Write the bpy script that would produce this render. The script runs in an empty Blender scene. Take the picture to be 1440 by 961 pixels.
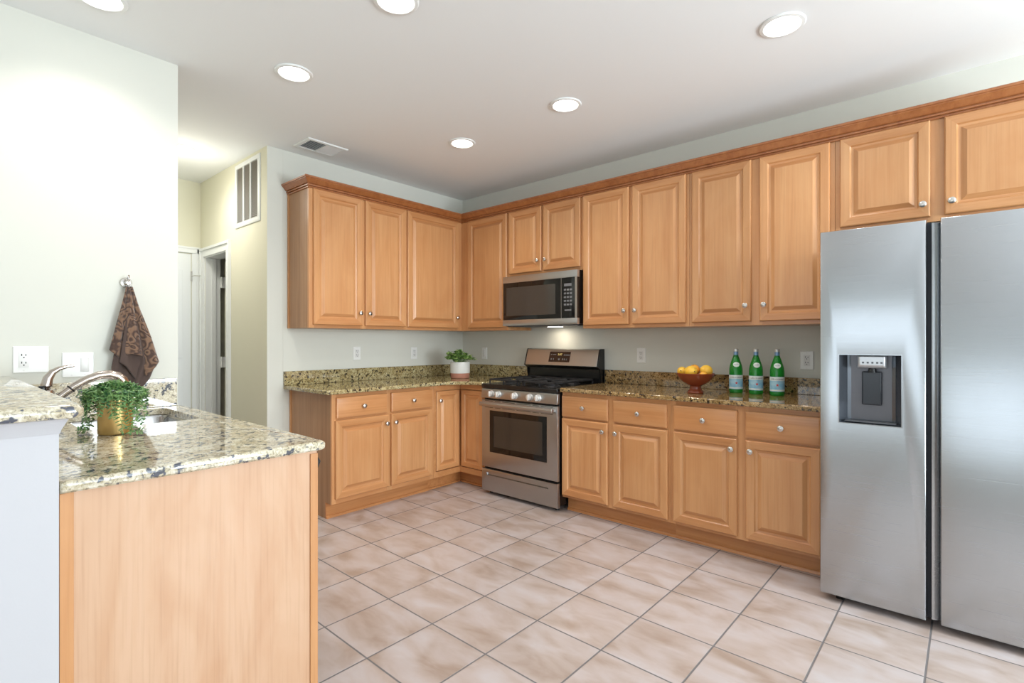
import bpy, math, random
from mathutils import Vector, Matrix
R = math.radians
PI = math.pi
SC = bpy.context.scene
COL = SC.collection
random.seed(7)

# ------------------------------------------------------------------ camera
cam_data = bpy.data.cameras.new('camera')
cam = bpy.data.objects.new('camera', cam_data)
COL.objects.link(cam)
cam.location = (3.9015, -3.699, 1.252)
cam.rotation_euler = (R(90), 0, 0.716)
cam_data.sensor_width = 36.0
cam_data.lens = 720.0 / 1440.0 * 36.0
cam_data.clip_start = 0.02
SC.camera = cam

# ------------------------------------------------------------------ world, light, exposure
SC.view_settings.view_transform = 'Standard'
SC.view_settings.look = 'None'
SC.view_settings.exposure = 0.12
SC.view_settings.gamma = 1.0
SC.view_settings.use_curve_mapping = False
world = bpy.data.worlds.new('world')
SC.world = world
world.use_nodes = True
world.node_tree.nodes['Background'].inputs[0].default_value = (0.80, 0.90, 1.0, 1)
world.node_tree.nodes['Background'].inputs[1].default_value = 1.0

WIN_SIDE = [(-0.75, -2.15), (-2.35, -3.75), (-3.95, -5.35)]      # y spans of the windows in the far right wall
WIN_BACK = [(1.0, 2.5), (2.7, 4.2), (4.4, 5.9)]                              # x spans of the windows behind the camera
WZ0, WZ1 = 0.60, 2.35
XR, YB, HC = 7.2, -7.6, 2.722


def area(name, loc, rot, sx, sy, power, color=(1, 1, 1), spread=180):
    l = bpy.data.lights.new(name, 'AREA')
    l.shape = 'RECTANGLE'
    l.size = sx
    l.size_y = sy
    l.energy = power
    l.color = color
    l.spread = R(spread)
    o = bpy.data.objects.new(name, l)
    o.location = loc
    o.rotation_euler = rot
    COL.objects.link(o)
    return o


SIDE_W, BACK_W = 66, 11
TILT = 18
for (a, b), wk in zip(WIN_SIDE, (2.9, .60, .22)):
    area('window_daylight', (XR - 0.06, (a + b) / 2, (WZ0 + WZ1) / 2), (0, R(90 + TILT), 0), WZ1 - WZ0, abs(b - a), SIDE_W * wk, (0.83, 0.93, 1.0))
for a, b in WIN_BACK:
    area('window_daylight', ((a + b) / 2, YB + 0.06, (WZ0 + WZ1) / 2), (R(90 + TILT), 0, 0), abs(b - a), WZ1 - WZ0, BACK_W, (0.83, 0.93, 1.0))

# ------------------------------------------------------------------ materials


def new_mat(name):
    m = bpy.data.materials.new(name)
    m.use_nodes = True
    nt = m.node_tree
    p = nt.nodes['Principled BSDF']
    return m, nt, p


def srgb(r, g, b):
    def f(c):
        c /= 255.0
        return c / 12.92 if c <= 0.04045 else ((c + 0.055) / 1.055) ** 2.4
    return (f(r), f(g), f(b), 1)


def plain(name, col, rough=0.5, metal=0.0, **kw):
    m, nt, p = new_mat(name)
    p.inputs['Base Color'].default_value = col
    p.inputs['Roughness'].default_value = rough
    p.inputs['Metallic'].default_value = metal
    for k, v in kw.items():
        p.inputs[k.replace('_', ' ')].default_value = v
    return m


def N(nt, t, **kw):
    n = nt.nodes.new(t)
    for k, v in kw.items():
        setattr(n, k, v)
    return n


def ramp(nt, stops, interp='LINEAR'):
    n = nt.nodes.new('ShaderNodeValToRGB')
    cr = n.color_ramp
    cr.interpolation = interp
    while len(cr.elements) < len(stops):
        cr.elements.new(0.5)
    for e, (pos, c) in zip(cr.elements, stops):
        e.position = pos
        e.color = c
    return n


def mixc(nt, mode='MIX', fac=None):
    n = nt.nodes.new('ShaderNodeMix')
    n.data_type = 'RGBA'
    n.blend_type = mode
    if fac is not None:
        n.inputs[0].default_value = fac
    return n


def wood(name, grain, light, mid, dark, rough=0.32, var=0.14, fine=26.0, blotch=(0.92, 0.86, 0.80, 1)):
    """maple; grain = the axis index along which the figure runs"""
    m, nt, p = new_mat(name)
    L = nt.links.new
    tc = N(nt, 'ShaderNodeTexCoord')
    oi = N(nt, 'ShaderNodeObjectInfo')
    add = N(nt, 'ShaderNodeVectorMath', operation='ADD')
    mul = N(nt, 'ShaderNodeVectorMath', operation='SCALE')
    comb = N(nt, 'ShaderNodeCombineXYZ')
    L(oi.outputs['Random'], comb.inputs[0])
    L(oi.outputs['Random'], comb.inputs[2])
    L(comb.outputs[0], mul.inputs[0])
    mul.inputs['Scale'].default_value = 37.0
    L(tc.outputs['Object'], add.inputs[0])
    L(mul.outputs[0], add.inputs[1])
    mp = N(nt, 'ShaderNodeMapping')
    s = [fine] * 3
    s[grain] = 0.8
    mp.inputs['Scale'].default_value = s
    L(add.outputs[0], mp.inputs[0])
    n1 = N(nt, 'ShaderNodeTexNoise')
    n1.inputs['Scale'].default_value = 1.0
    n1.inputs['Detail'].default_value = 7
    n1.inputs['Roughness'].default_value = 0.6
    n1.inputs['Distortion'].default_value = 0.6
    L(mp.outputs[0], n1.inputs[0])
    r1 = ramp(nt, [(0.25, dark), (0.5, mid), (0.75, light)])
    L(n1.outputs[0], r1.inputs[0])
    mp2 = N(nt, 'ShaderNodeMapping')
    s2 = [4.2, 4.2, 4.2]
    s2[grain] = 1.4
    mp2.inputs['Scale'].default_value = s2
    L(add.outputs[0], mp2.inputs[0])
    n2 = N(nt, 'ShaderNodeTexNoise')
    n2.inputs['Scale'].default_value = 1.3
    n2.inputs['Detail'].default_value = 3
    n2.inputs['Distortion'].default_value = 1.2
    L(mp2.outputs[0], n2.inputs[0])
    r2 = ramp(nt, [(0.3, blotch), (0.6, (1.0, 1.0, 1.0, 1))])
    L(n2.outputs[0], r2.inputs[0])
    mx = mixc(nt, 'MULTIPLY', 0.9)
    L(r1.outputs[0], mx.inputs[6])
    L(r2.outputs[0], mx.inputs[7])
    # fine pores
    mp3 = N(nt, 'ShaderNodeMapping')
    s3 = [120.0, 120.0, 120.0]
    s3[grain] = 3.0
    mp3.inputs['Scale'].default_value = s3
    L(add.outputs[0], mp3.inputs[0])
    n3 = N(nt, 'ShaderNodeTexNoise')
    n3.inputs['Scale'].default_value = 1.0
    n3.inputs['Detail'].default_value = 2
    L(mp3.outputs[0], n3.inputs[0])
    r3 = ramp(nt, [(0.25, (0.86, 0.82, 0.78, 1)), (0.5, (1, 1, 1, 1))])
    L(n3.outputs[0], r3.inputs[0])
    mx2 = mixc(nt, 'MULTIPLY', 0.6)
    L(mx.outputs[2], mx2.inputs[6])
    L(r3.outputs[0], mx2.inputs[7])
    hsv = N(nt, 'ShaderNodeHueSaturation')
    ma = N(nt, 'ShaderNodeMath', operation='MULTIPLY_ADD')
    ma.inputs[1].default_value = var
    ma.inputs[2].default_value = 1 - var / 2
    L(oi.outputs['Random'], ma.inputs[0])
    L(ma.outputs[0], hsv.inputs['Value'])
    L(mx2.outputs[2], hsv.inputs['Color'])
    L(hsv.outputs[0], p.inputs['Base Color'])
    p.inputs['Roughness'].default_value = rough
    p.inputs['Coat Weight'].default_value = 0.25
    p.inputs['Coat Roughness'].default_value = 0.2
    return m


W_L, W_M, W_D = srgb(210, 158, 109), srgb(205, 150, 100), srgb(196, 139, 89)
M_WV = wood('maple_vertical_grain', 2, W_L, W_M, W_D)
M_WH = wood('maple_horizontal_grain', 0, srgb(206, 152, 102), srgb(198, 140, 90), srgb(186, 127, 78))
M_CROWN = wood('stained_maple_crown', 2, srgb(176, 114, 68), srgb(164, 102, 58), srgb(146, 86, 46), var=0.0)
M_TOE = wood('maple_toe_kick', 0, srgb(204, 146, 92), srgb(192, 130, 78), srgb(172, 112, 64), var=0.05)
M_END = wood('maple_end_panel', 2, srgb(212, 176, 146), srgb(207, 169, 138), srgb(198, 154, 120), var=0.0, fine=7.0, blotch=(0.90, 0.82, 0.74, 1))
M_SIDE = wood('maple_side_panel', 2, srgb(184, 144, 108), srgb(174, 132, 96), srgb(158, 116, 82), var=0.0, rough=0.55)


def wall_mat(name, col, rough=0.85):
    m, nt, p = new_mat(name)
    L = nt.links.new
    tc = N(nt, 'ShaderNodeTexCoord')
    n = N(nt, 'ShaderNodeTexNoise')
    n.inputs['Scale'].default_value = 220
    n.inputs['Detail'].default_value = 2
    L(tc.outputs['Object'], n.inputs[0])
    b = N(nt, 'ShaderNodeBump')
    b.inputs['Strength'].default_value = 0.04
    b.inputs['Distance'].default_value = 0.002
    L(n.outputs[0], b.inputs['Height'])
    L(b.outputs[0], p.inputs['Normal'])
    p.inputs['Base Color'].default_value = col
    p.inputs['Roughness'].default_value = rough
    return m


M_WALL = wall_mat('pale_grey_green_paint', srgb(216, 216, 206))
M_HALL = wall_mat('paint_warm_hall_light', srgb(222, 219, 198))  # same paint as the kitchen, the hall's warm light put into its colour
M_CEIL = wall_mat('white_ceiling_paint', srgb(240, 242, 242))
M_TRIM = plain('white_gloss_trim', srgb(236, 238, 236), 0.35)
M_WHITE = plain('white_plastic', srgb(238, 238, 234), 0.3)
M_PLATE2 = plain('outlet_white_insert', srgb(226, 225, 221), 0.35)
M_DARK = plain('dark_slot', srgb(30, 30, 30), 0.6)
M_VENTDARK = plain('vent_dark_filter', srgb(104, 94, 80), 0.8)
M_HALFWALL = wall_mat('bright_white_paint', srgb(194, 193, 196), 0.6)


def granite(name, scale=1.0, fleck=srgb(58, 50, 42), tint=(1, 1, 1, 1), stretch=(1, 1, 1), stops=None):
    m, nt, p = new_mat(name)
    L = nt.links.new
    tc = N(nt, 'ShaderNodeTexCoord')
    mp = N(nt, 'ShaderNodeMapping')
    mp.inputs['Scale'].default_value = stretch
    mp.inputs['Rotation'].default_value = (0.3, 0.2, 0.6)
    L(tc.outputs['Object'], mp.inputs[0])
    nz = N(nt, 'ShaderNodeTexNoise')
    nz.inputs['Scale'].default_value = 42 * scale
    nz.inputs['Detail'].default_value = 5
    nz.inputs['Roughness'].default_value = 0.65
    nz.inputs['Distortion'].default_value = 1.2
    L(mp.outputs[0], nz.inputs[0])
    st = stops or [(0.30, srgb(50, 44, 36)), (0.38, srgb(104, 88, 62)), (0.45, srgb(160, 142, 104)), (0.53, srgb(194, 180, 140)), (0.62, srgb(214, 206, 176)), (0.72, srgb(230, 226, 210))]
    r = ramp(nt, st)
    L(nz.outputs[0], r.inputs[0])
    # large cloudy shift
    n2 = N(nt, 'ShaderNodeTexNoise')
    n2.inputs['Scale'].default_value = 9 * scale
    n2.inputs['Detail'].default_value = 2
    L(mp.outputs[0], n2.inputs[0])
    r2 = ramp(nt, [(0.35, (0.62, 0.55, 0.42, 1)), (0.6, (1, 1, 1, 1))])
    L(n2.outputs[0], r2.inputs[0])
    mx = mixc(nt, 'MULTIPLY', 0.75)
    L(r.outputs[0], mx.inputs[6])
    L(r2.outputs[0], mx.inputs[7])
    # crystals
    vo = N(nt, 'ShaderNodeTexVoronoi')
    vo.inputs['Scale'].default_value = 95 * scale
    L(mp.outputs[0], vo.inputs[0])
    n3 = N(nt, 'ShaderNodeTexNoise')
    n3.inputs['Scale'].default_value = 30 * scale
    n3.inputs['Detail'].default_value = 3
    L(mp.outputs[0], n3.inputs[0])
    lt = N(nt, 'ShaderNodeMath', operation='MULTIPLY_ADD')
    lt.inputs[1].default_value = 1.0
    L(vo.outputs['Distance'], lt.inputs[0])
    L(n3.outputs[0], lt.inputs[2])
    r3 = ramp(nt, [(0.62, (1, 1, 1, 1)), (0.68, (0, 0, 0, 1))])
    L(lt.outputs[0], r3.inputs[0])
    inv = N(nt, 'ShaderNodeMath', operation='SUBTRACT')
    inv.inputs[0].default_value = 1.0
    L(r3.outputs[0], inv.inputs[1])
    n4 = N(nt, 'ShaderNodeTexNoise')
    n4.inputs['Scale'].default_value = 22 * scale
    L(mp.outputs[0], n4.inputs[0])
    r4 = ramp(nt, [(0.57, (0, 0, 0, 1)), (0.62, (1, 1, 1, 1))])
    L(n4.outputs[0], r4.inputs[0])
    mu = N(nt, 'ShaderNodeMath', operation='MULTIPLY')
    L(inv.outputs[0], mu.inputs[0])
    L(r4.outputs[0], mu.inputs[1])
    mx2 = mixc(nt, 'MIX')
    L(mu.outputs[0], mx2.inputs[0])
    L(mx.outputs[2], mx2.inputs[6])
    mx2.inputs[7].default_value = fleck
    mx3 = mixc(nt, 'MULTIPLY', 1.0)
    L(mx2.outputs[2], mx3.inputs[6])
    mx3.inputs[7].default_value = tint
    L(mx3.outputs[2], p.inputs['Base Color'])
    p.inputs['Roughness'].default_value = 0.045
    p.inputs['IOR'].default_value = 1.75
    return m


M_GRAN = granite('speckled_granite', 2.5, tint=(0.97, 0.96, 0.84, 1))
M_GRAN_R = granite('brown_speckled_granite', 2.5, tint=(0.78, 0.62, 0.46, 1))
M_GRANP = granite('pale_blue_flecked_granite', 1.9, fleck=srgb(78, 82, 94), tint=(0.98, 0.97, 0.94, 1), stretch=(1.0, 1.0, 1.0),
                  stops=[(0.26, srgb(48, 54, 72)), (0.34, srgb(120, 120, 122)), (0.43, srgb(186, 176, 152)), (0.5, srgb(214, 206, 184)), (0.6, srgb(232, 228, 214)), (0.72, srgb(244, 244, 238))])


def stainless(name, col, rough=0.3, axis=0):
    m, nt, p = new_mat(name)
    L = nt.links.new
    tc = N(nt, 'ShaderNodeTexCoord')
    mp = N(nt, 'ShaderNodeMapping')
    s = [600.0, 600.0, 600.0]
    s[axis] = 3.0
    mp.inputs['Scale'].default_value = s
    L(tc.outputs['Object'], mp.inputs[0])
    n = N(nt, 'ShaderNodeTexNoise')
    n.inputs['Scale'].default_value = 1
    n.inputs['Detail'].default_value = 2
    L(mp.outputs[0], n.inputs[0])
    mr = N(nt, 'ShaderNodeMapRange')
    mr.inputs['To Min'].default_value = rough - 0.05
    mr.inputs['To Max'].default_value = rough + 0.07
    L(n.outputs[0], mr.inputs['Value'])
    L(mr.outputs[0], p.inputs['Roughness'])
    b = N(nt, 'ShaderNodeBump')
    b.inputs['Strength'].default_value = 0.05
    b.inputs['Distance'].default_value = 0.001
    L(n.outputs[0], b.inputs['Height'])
    L(b.outputs[0], p.inputs['Normal'])
    p.inputs['Base Color'].default_value = col
    p.inputs['Metallic'].default_value = 1.0
    p.inputs['Anisotropic'].default_value = 0.5
    return m


M_STEEL = stainless('brushed_stainless', srgb(184, 187, 190), 0.24)
M_STEELR = stainless('brushed_stainless_range', srgb(176, 174, 172), 0.30)
M_SINK = plain('sink_stainless', srgb(205, 205, 205), 0.22, 1.0)
M_CHROME = plain('satin_nickel', srgb(205, 200, 194), 0.22, 1.0)
M_KNOBR = plain('bright_range_knob', srgb(226, 224, 220), 0.3, 0.5)
M_BRONZE = plain('faucet_brushed_nickel', srgb(196, 184, 174), 0.2, 1.0)
M_BLACKG = plain('black_glass', srgb(14, 14, 15), 0.06)
M_BLACK = plain('black_enamel', srgb(18, 18, 19), 0.25)
M_IRON = plain('cast_iron', srgb(34, 34, 36), 0.55)
M_GREYP = plain('dark_grey_plastic', srgb(78, 80, 84), 0.4)
M_FSIDE = plain('fridge_grey_side', srgb(90, 93, 97), 0.5)
M_WINDOWG = plain('oven_window_glass', srgb(58, 52, 46), 0.08)
M_KEY = plain('keypad_print', srgb(120, 120, 122), 0.5)
M_BRASS = plain('brushed_brass', srgb(222, 188, 124), 0.30, 1.0)
M_TERRA = plain('terracotta', srgb(176, 120, 100), 0.7)
M_GLAZE = plain('white_glaze', srgb(228, 228, 224), 0.25)
M_SOIL = plain('potting_soil', srgb(52, 40, 30), 0.95)
M_BOWL = plain('red_brown_wood_bowl', srgb(132, 58, 30), 0.22)


def leaf_mat(name, a, b):
    m, nt, p = new_mat(name)
    L = nt.links.new
    g = N(nt, 'ShaderNodeTexCoord')
    n = N(nt, 'ShaderNodeTexNoise')
    n.inputs['Scale'].default_value = 60
    L(g.outputs['Object'], n.inputs[0])
    r = ramp(nt, [(0.35, a), (0.65, b)])
    L(n.outputs[0], r.inputs[0])
    L(r.outputs[0], p.inputs['Base Color'])
    p.inputs['Roughness'].default_value = 0.45
    p.inputs['Subsurface Weight'].default_value = 0.0
    return m


M_SUCC = leaf_mat('succulent_green', srgb(50, 94, 56), srgb(128, 164, 96))
M_SUCC2 = leaf_mat('succulent_stem_green', srgb(120, 150, 90), srgb(150, 176, 110))
M_HERB = leaf_mat('herb_green', srgb(74, 118, 52), srgb(164, 194, 116))


def fruit_mat(name, a, b):
    m, nt, p = new_mat(name)
    L = nt.links.new
    g = N(nt, 'ShaderNodeTexCoord')
    n = N(nt, 'ShaderNodeTexNoise')
    n.inputs['Scale'].default_value = 18
    L(g.outputs['Object'], n.inputs[0])
    r = ramp(nt, [(0.35, a), (0.65, b)])
    L(n.outputs[0], r.inputs[0])
    L(r.outputs[0], p.inputs['Base Color'])
    n2 = N(nt, 'ShaderNodeTexNoise')
    n2.inputs['Scale'].default_value = 400
    L(g.outputs['Object'], n2.inputs[0])
    bb = N(nt, 'ShaderNodeBump')
    bb.inputs['Strength'].default_value = 0.2
    bb.inputs['Distance'].default_value = 0.002
    L(n2.outputs[0], bb.inputs['Height'])
    L(bb.outputs[0], p.inputs['Normal'])
    p.inputs['Roughness'].default_value = 0.42
    return m


M_LEMON = fruit_mat('yellow_fruit_skin', srgb(244, 186, 50), srgb(248, 206, 84))
M_ORANGE = fruit_mat('orange_fruit_skin', srgb(242, 160, 40), srgb(248, 184, 66))


def tile_mat():
    m, nt, p = new_mat('beige_ceramic_floor_tile')
    L = nt.links.new
    T = 0.3306
    th = R(-0.695)
    tc = N(nt, 'ShaderNodeTexCoord')
    mp = N(nt, 'ShaderNodeMapping')
    mp.vector_type = 'TEXTURE'
    mp.inputs['Location'].default_value = (1.8146, -2.2149, 0)
    mp.inputs['Rotation'].default_value = (0, 0, th)
    mp.inputs['Scale'].default_value = (T, T, T)
    L(tc.outputs['Object'], mp.inputs[0])
    sep = N(nt, 'ShaderNodeSeparateXYZ')
    L(mp.outputs[0], sep.inputs[0])
    masks = []
    cells = []
    for ax in (0, 1):
        fr = N(nt, 'ShaderNodeMath', operation='FRACT')
        L(sep.outputs[ax], fr.inputs[0])
        sub = N(nt, 'ShaderNodeMath', operation='SUBTRACT')
        L(fr.outputs[0], sub.inputs[0])
        sub.inputs[1].default_value = 0.5
        ab = N(nt, 'ShaderNodeMath', operation='ABSOLUTE')
        L(sub.outputs[0], ab.inputs[0])
        masks.append(ab)
        fl = N(nt, 'ShaderNodeMath', operation='FLOOR')
        L(sep.outputs[ax], fl.inputs[0])
        cells.append(fl)
    mxm = N(nt, 'ShaderNodeMath', operation='MAXIMUM')
    L(masks[0].outputs[0], mxm.inputs[0])
    L(masks[1].outputs[0], mxm.inputs[1])
    gr = ramp(nt, [(0.4875, (0, 0, 0, 1)), (0.4915, (1, 1, 1, 1))])
    L(mxm.outputs[0], gr.inputs[0])
    cc = N(nt, 'ShaderNodeCombineXYZ')
    L(cells[0].outputs[0], cc.inputs[0])
    L(cells[1].outputs[0], cc.inputs[1])
    wn = N(nt, 'ShaderNodeTexWhiteNoise')
    L(cc.outputs[0], wn.inputs[0])
    # cloudy figure, different on every tile
    off = N(nt, 'ShaderNodeVectorMath', operation='SCALE')
    off.inputs['Scale'].default_value = 9.0
    L(wn.outputs['Color'], off.inputs[0])
    ad = N(nt, 'ShaderNodeVectorMath', operation='ADD')
    L(mp.outputs[0], ad.inputs[0])
    L(off.outputs[0], ad.inputs[1])
    mp2 = N(nt, 'ShaderNodeMapping')
    mp2.inputs['Scale'].default_value = (1.0, 2.0, 1)
    L(ad.outputs[0], mp2.inputs[0])
    nz = N(nt, 'ShaderNodeTexNoise')
    nz.inputs['Scale'].default_value = 1.5
    nz.inputs['Detail'].default_value = 4
    nz.inputs['Distortion'].default_value = 0.4
    L(mp2.outputs[0], nz.inputs[0])
    r = ramp(nt, [(0.30, srgb(164, 144, 131)), (0.43, srgb(178, 161, 152)), (0.56, srgb(188, 174, 169)), (0.72, srgb(194, 185, 184))])
    L(nz.outputs[0], r.inputs[0])
    hs = N(nt, 'ShaderNodeHueSaturation')
    ma = N(nt, 'ShaderNodeMath', operation='MULTIPLY_ADD')
    ma.inputs[1].default_value = 0.07
    ma.inputs[2].default_value = 0.965
    L(wn.outputs['Value'], ma.inputs[0])
    L(ma.outputs[0], hs.inputs['Value'])
    L(r.outputs[0], hs.inputs['Color'])
    mx = mixc(nt)
    L(gr.outputs[0], mx.inputs[0])
    L(hs.outputs[0], mx.inputs[6])
    mx.inputs[7].default_value = srgb(112, 108, 108)
    L(mx.outputs[2], p.inputs['Base Color'])
    mr = N(nt, 'ShaderNodeMapRange')
    mr.inputs['To Min'].default_value = 0.3
    mr.inputs['To Max'].default_value = 0.8
    L(gr.outputs[0], mr.inputs['Value'])
    L(mr.outputs[0], p.inputs['Roughness'])
    iv = N(nt, 'ShaderNodeMath', operation='SUBTRACT')
    iv.inputs[0].default_value = 1
    L(gr.outputs[0], iv.inputs[1])
    b = N(nt, 'ShaderNodeBump')
    b.inputs['Strength'].default_value = 0.6
    b.inputs['Distance'].default_value = 0.002
    L(iv.outputs[0], b.inputs['Height'])
    L(b.outputs[0], p.inputs['Normal'])
    return m


M_TILE = tile_mat()


def towel_mat(name, a, b, pat=True):
    m, nt, p = new_mat(name)
    L = nt.links.new
    tc = N(nt, 'ShaderNodeTexCoord')
    if pat:
        vo = N(nt, 'ShaderNodeTexVoronoi')
        vo.inputs['Scale'].default_value = 13
        nz = N(nt, 'ShaderNodeTexNoise')
        nz.inputs['Scale'].default_value = 14
        nz.inputs['Detail'].default_value = 1
        mx0 = mixc(nt, 'LINEAR_LIGHT', 0.09)
        L(tc.outputs['Object'], nz.inputs[0])
        L(tc.outputs['Object'], mx0.inputs[6])
        L(nz.outputs['Color'], mx0.inputs[7])
        L(mx0.outputs[2], vo.inputs[0])
        mu = N(nt, 'ShaderNodeMath', operation='MULTIPLY')
        mu.inputs[1].default_value = 19.0
        L(vo.outputs['Distance'], mu.inputs[0])
        si = N(nt, 'ShaderNodeMath', operation='SINE')
        L(mu.outputs[0], si.inputs[0])
        mr = N(nt, 'ShaderNodeMapRange')
        mr.inputs['From Min'].default_value = -1
        L(si.outputs[0], mr.inputs['Value'])
        r = ramp(nt, [(0.1, a), (0.8, b)])
        L(mr.outputs[0], r.inputs[0])
        L(r.outputs[0], p.inputs['Base Color'])
        bb = N(nt, 'ShaderNodeBump')
        bb.inputs['Strength'].default_value = 0.8
        bb.inputs['Distance'].default_value = 0.003
        L(mr.outputs[0], bb.inputs['Height'])
        L(bb.outputs[0], p.inputs['Normal'])
    else:
        p.inputs['Base Color'].default_value = a
    p.inputs['Roughness'].default_value = 0.8
    p.inputs['Sheen Weight'].default_value = 0.4
    return m


M_TOWEL = towel_mat('brown_scroll_towel', srgb(66, 44, 34), srgb(120, 90, 68))
M_TOWEL2 = towel_mat('brown_towel_underside', srgb(74, 56, 48), None, False)


def glass_bottle():
    m, nt, p = new_mat('green_bottle_glass')
    p.inputs['Base Color'].default_value = srgb(44, 168, 62)
    p.inputs['Roughness'].default_value = 0.04
    p.inputs['Transmission Weight'].default_value = 0.55
    p.inputs['IOR'].default_value = 1.45
    return m


M_BOTTLE = glass_bottle()
M_BLUEF = plain('pale_blue_foil', srgb(128, 160, 196), 0.35, 0.3)
M_CAPM = plain('silver_cap', srgb(214, 214, 210), 0.35, 0.6)
M_LABELW = plain('white_paper_label', srgb(226, 230, 226), 0.5)
M_LABELR = plain('red_print', srgb(206, 60, 50), 0.5)
M_LABELB = plain('navy_print', srgb(34, 52, 92), 0.5)


def label_blue():
    m, nt, p = new_mat('light_blue_label')
    L = nt.links.new
    tc = N(nt, 'ShaderNodeTexCoord')
    n = N(nt, 'ShaderNodeTexNoise')
    n.inputs['Scale'].default_value = 25
    L(tc.outputs['Object'], n.inputs[0])
    r = ramp(nt, [(0.3, srgb(110, 176, 206)), (0.7, srgb(176, 210, 222))])
    L(n.outputs[0], r.inputs[0])
    L(r.outputs[0], p.inputs['Base Color'])
    p.inputs['Roughness'].default_value = 0.5
    return m


M_LABEL = label_blue()


def emis(name, col, s):
    m, nt, p = new_mat(name)
    p.inputs['Base Color'].default_value = col
    p.inputs['Emission Color'].default_value = col
    p.inputs['Emission Strength'].default_value = s
    return m


M_LAMP = emis('lit_lamp_lens', (1, 0.97, 0.92, 1), 9.0)
M_DISP = emis('clock_digits', srgb(210, 190, 120), 0.6)

# ------------------------------------------------------------------ mesh helpers


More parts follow.
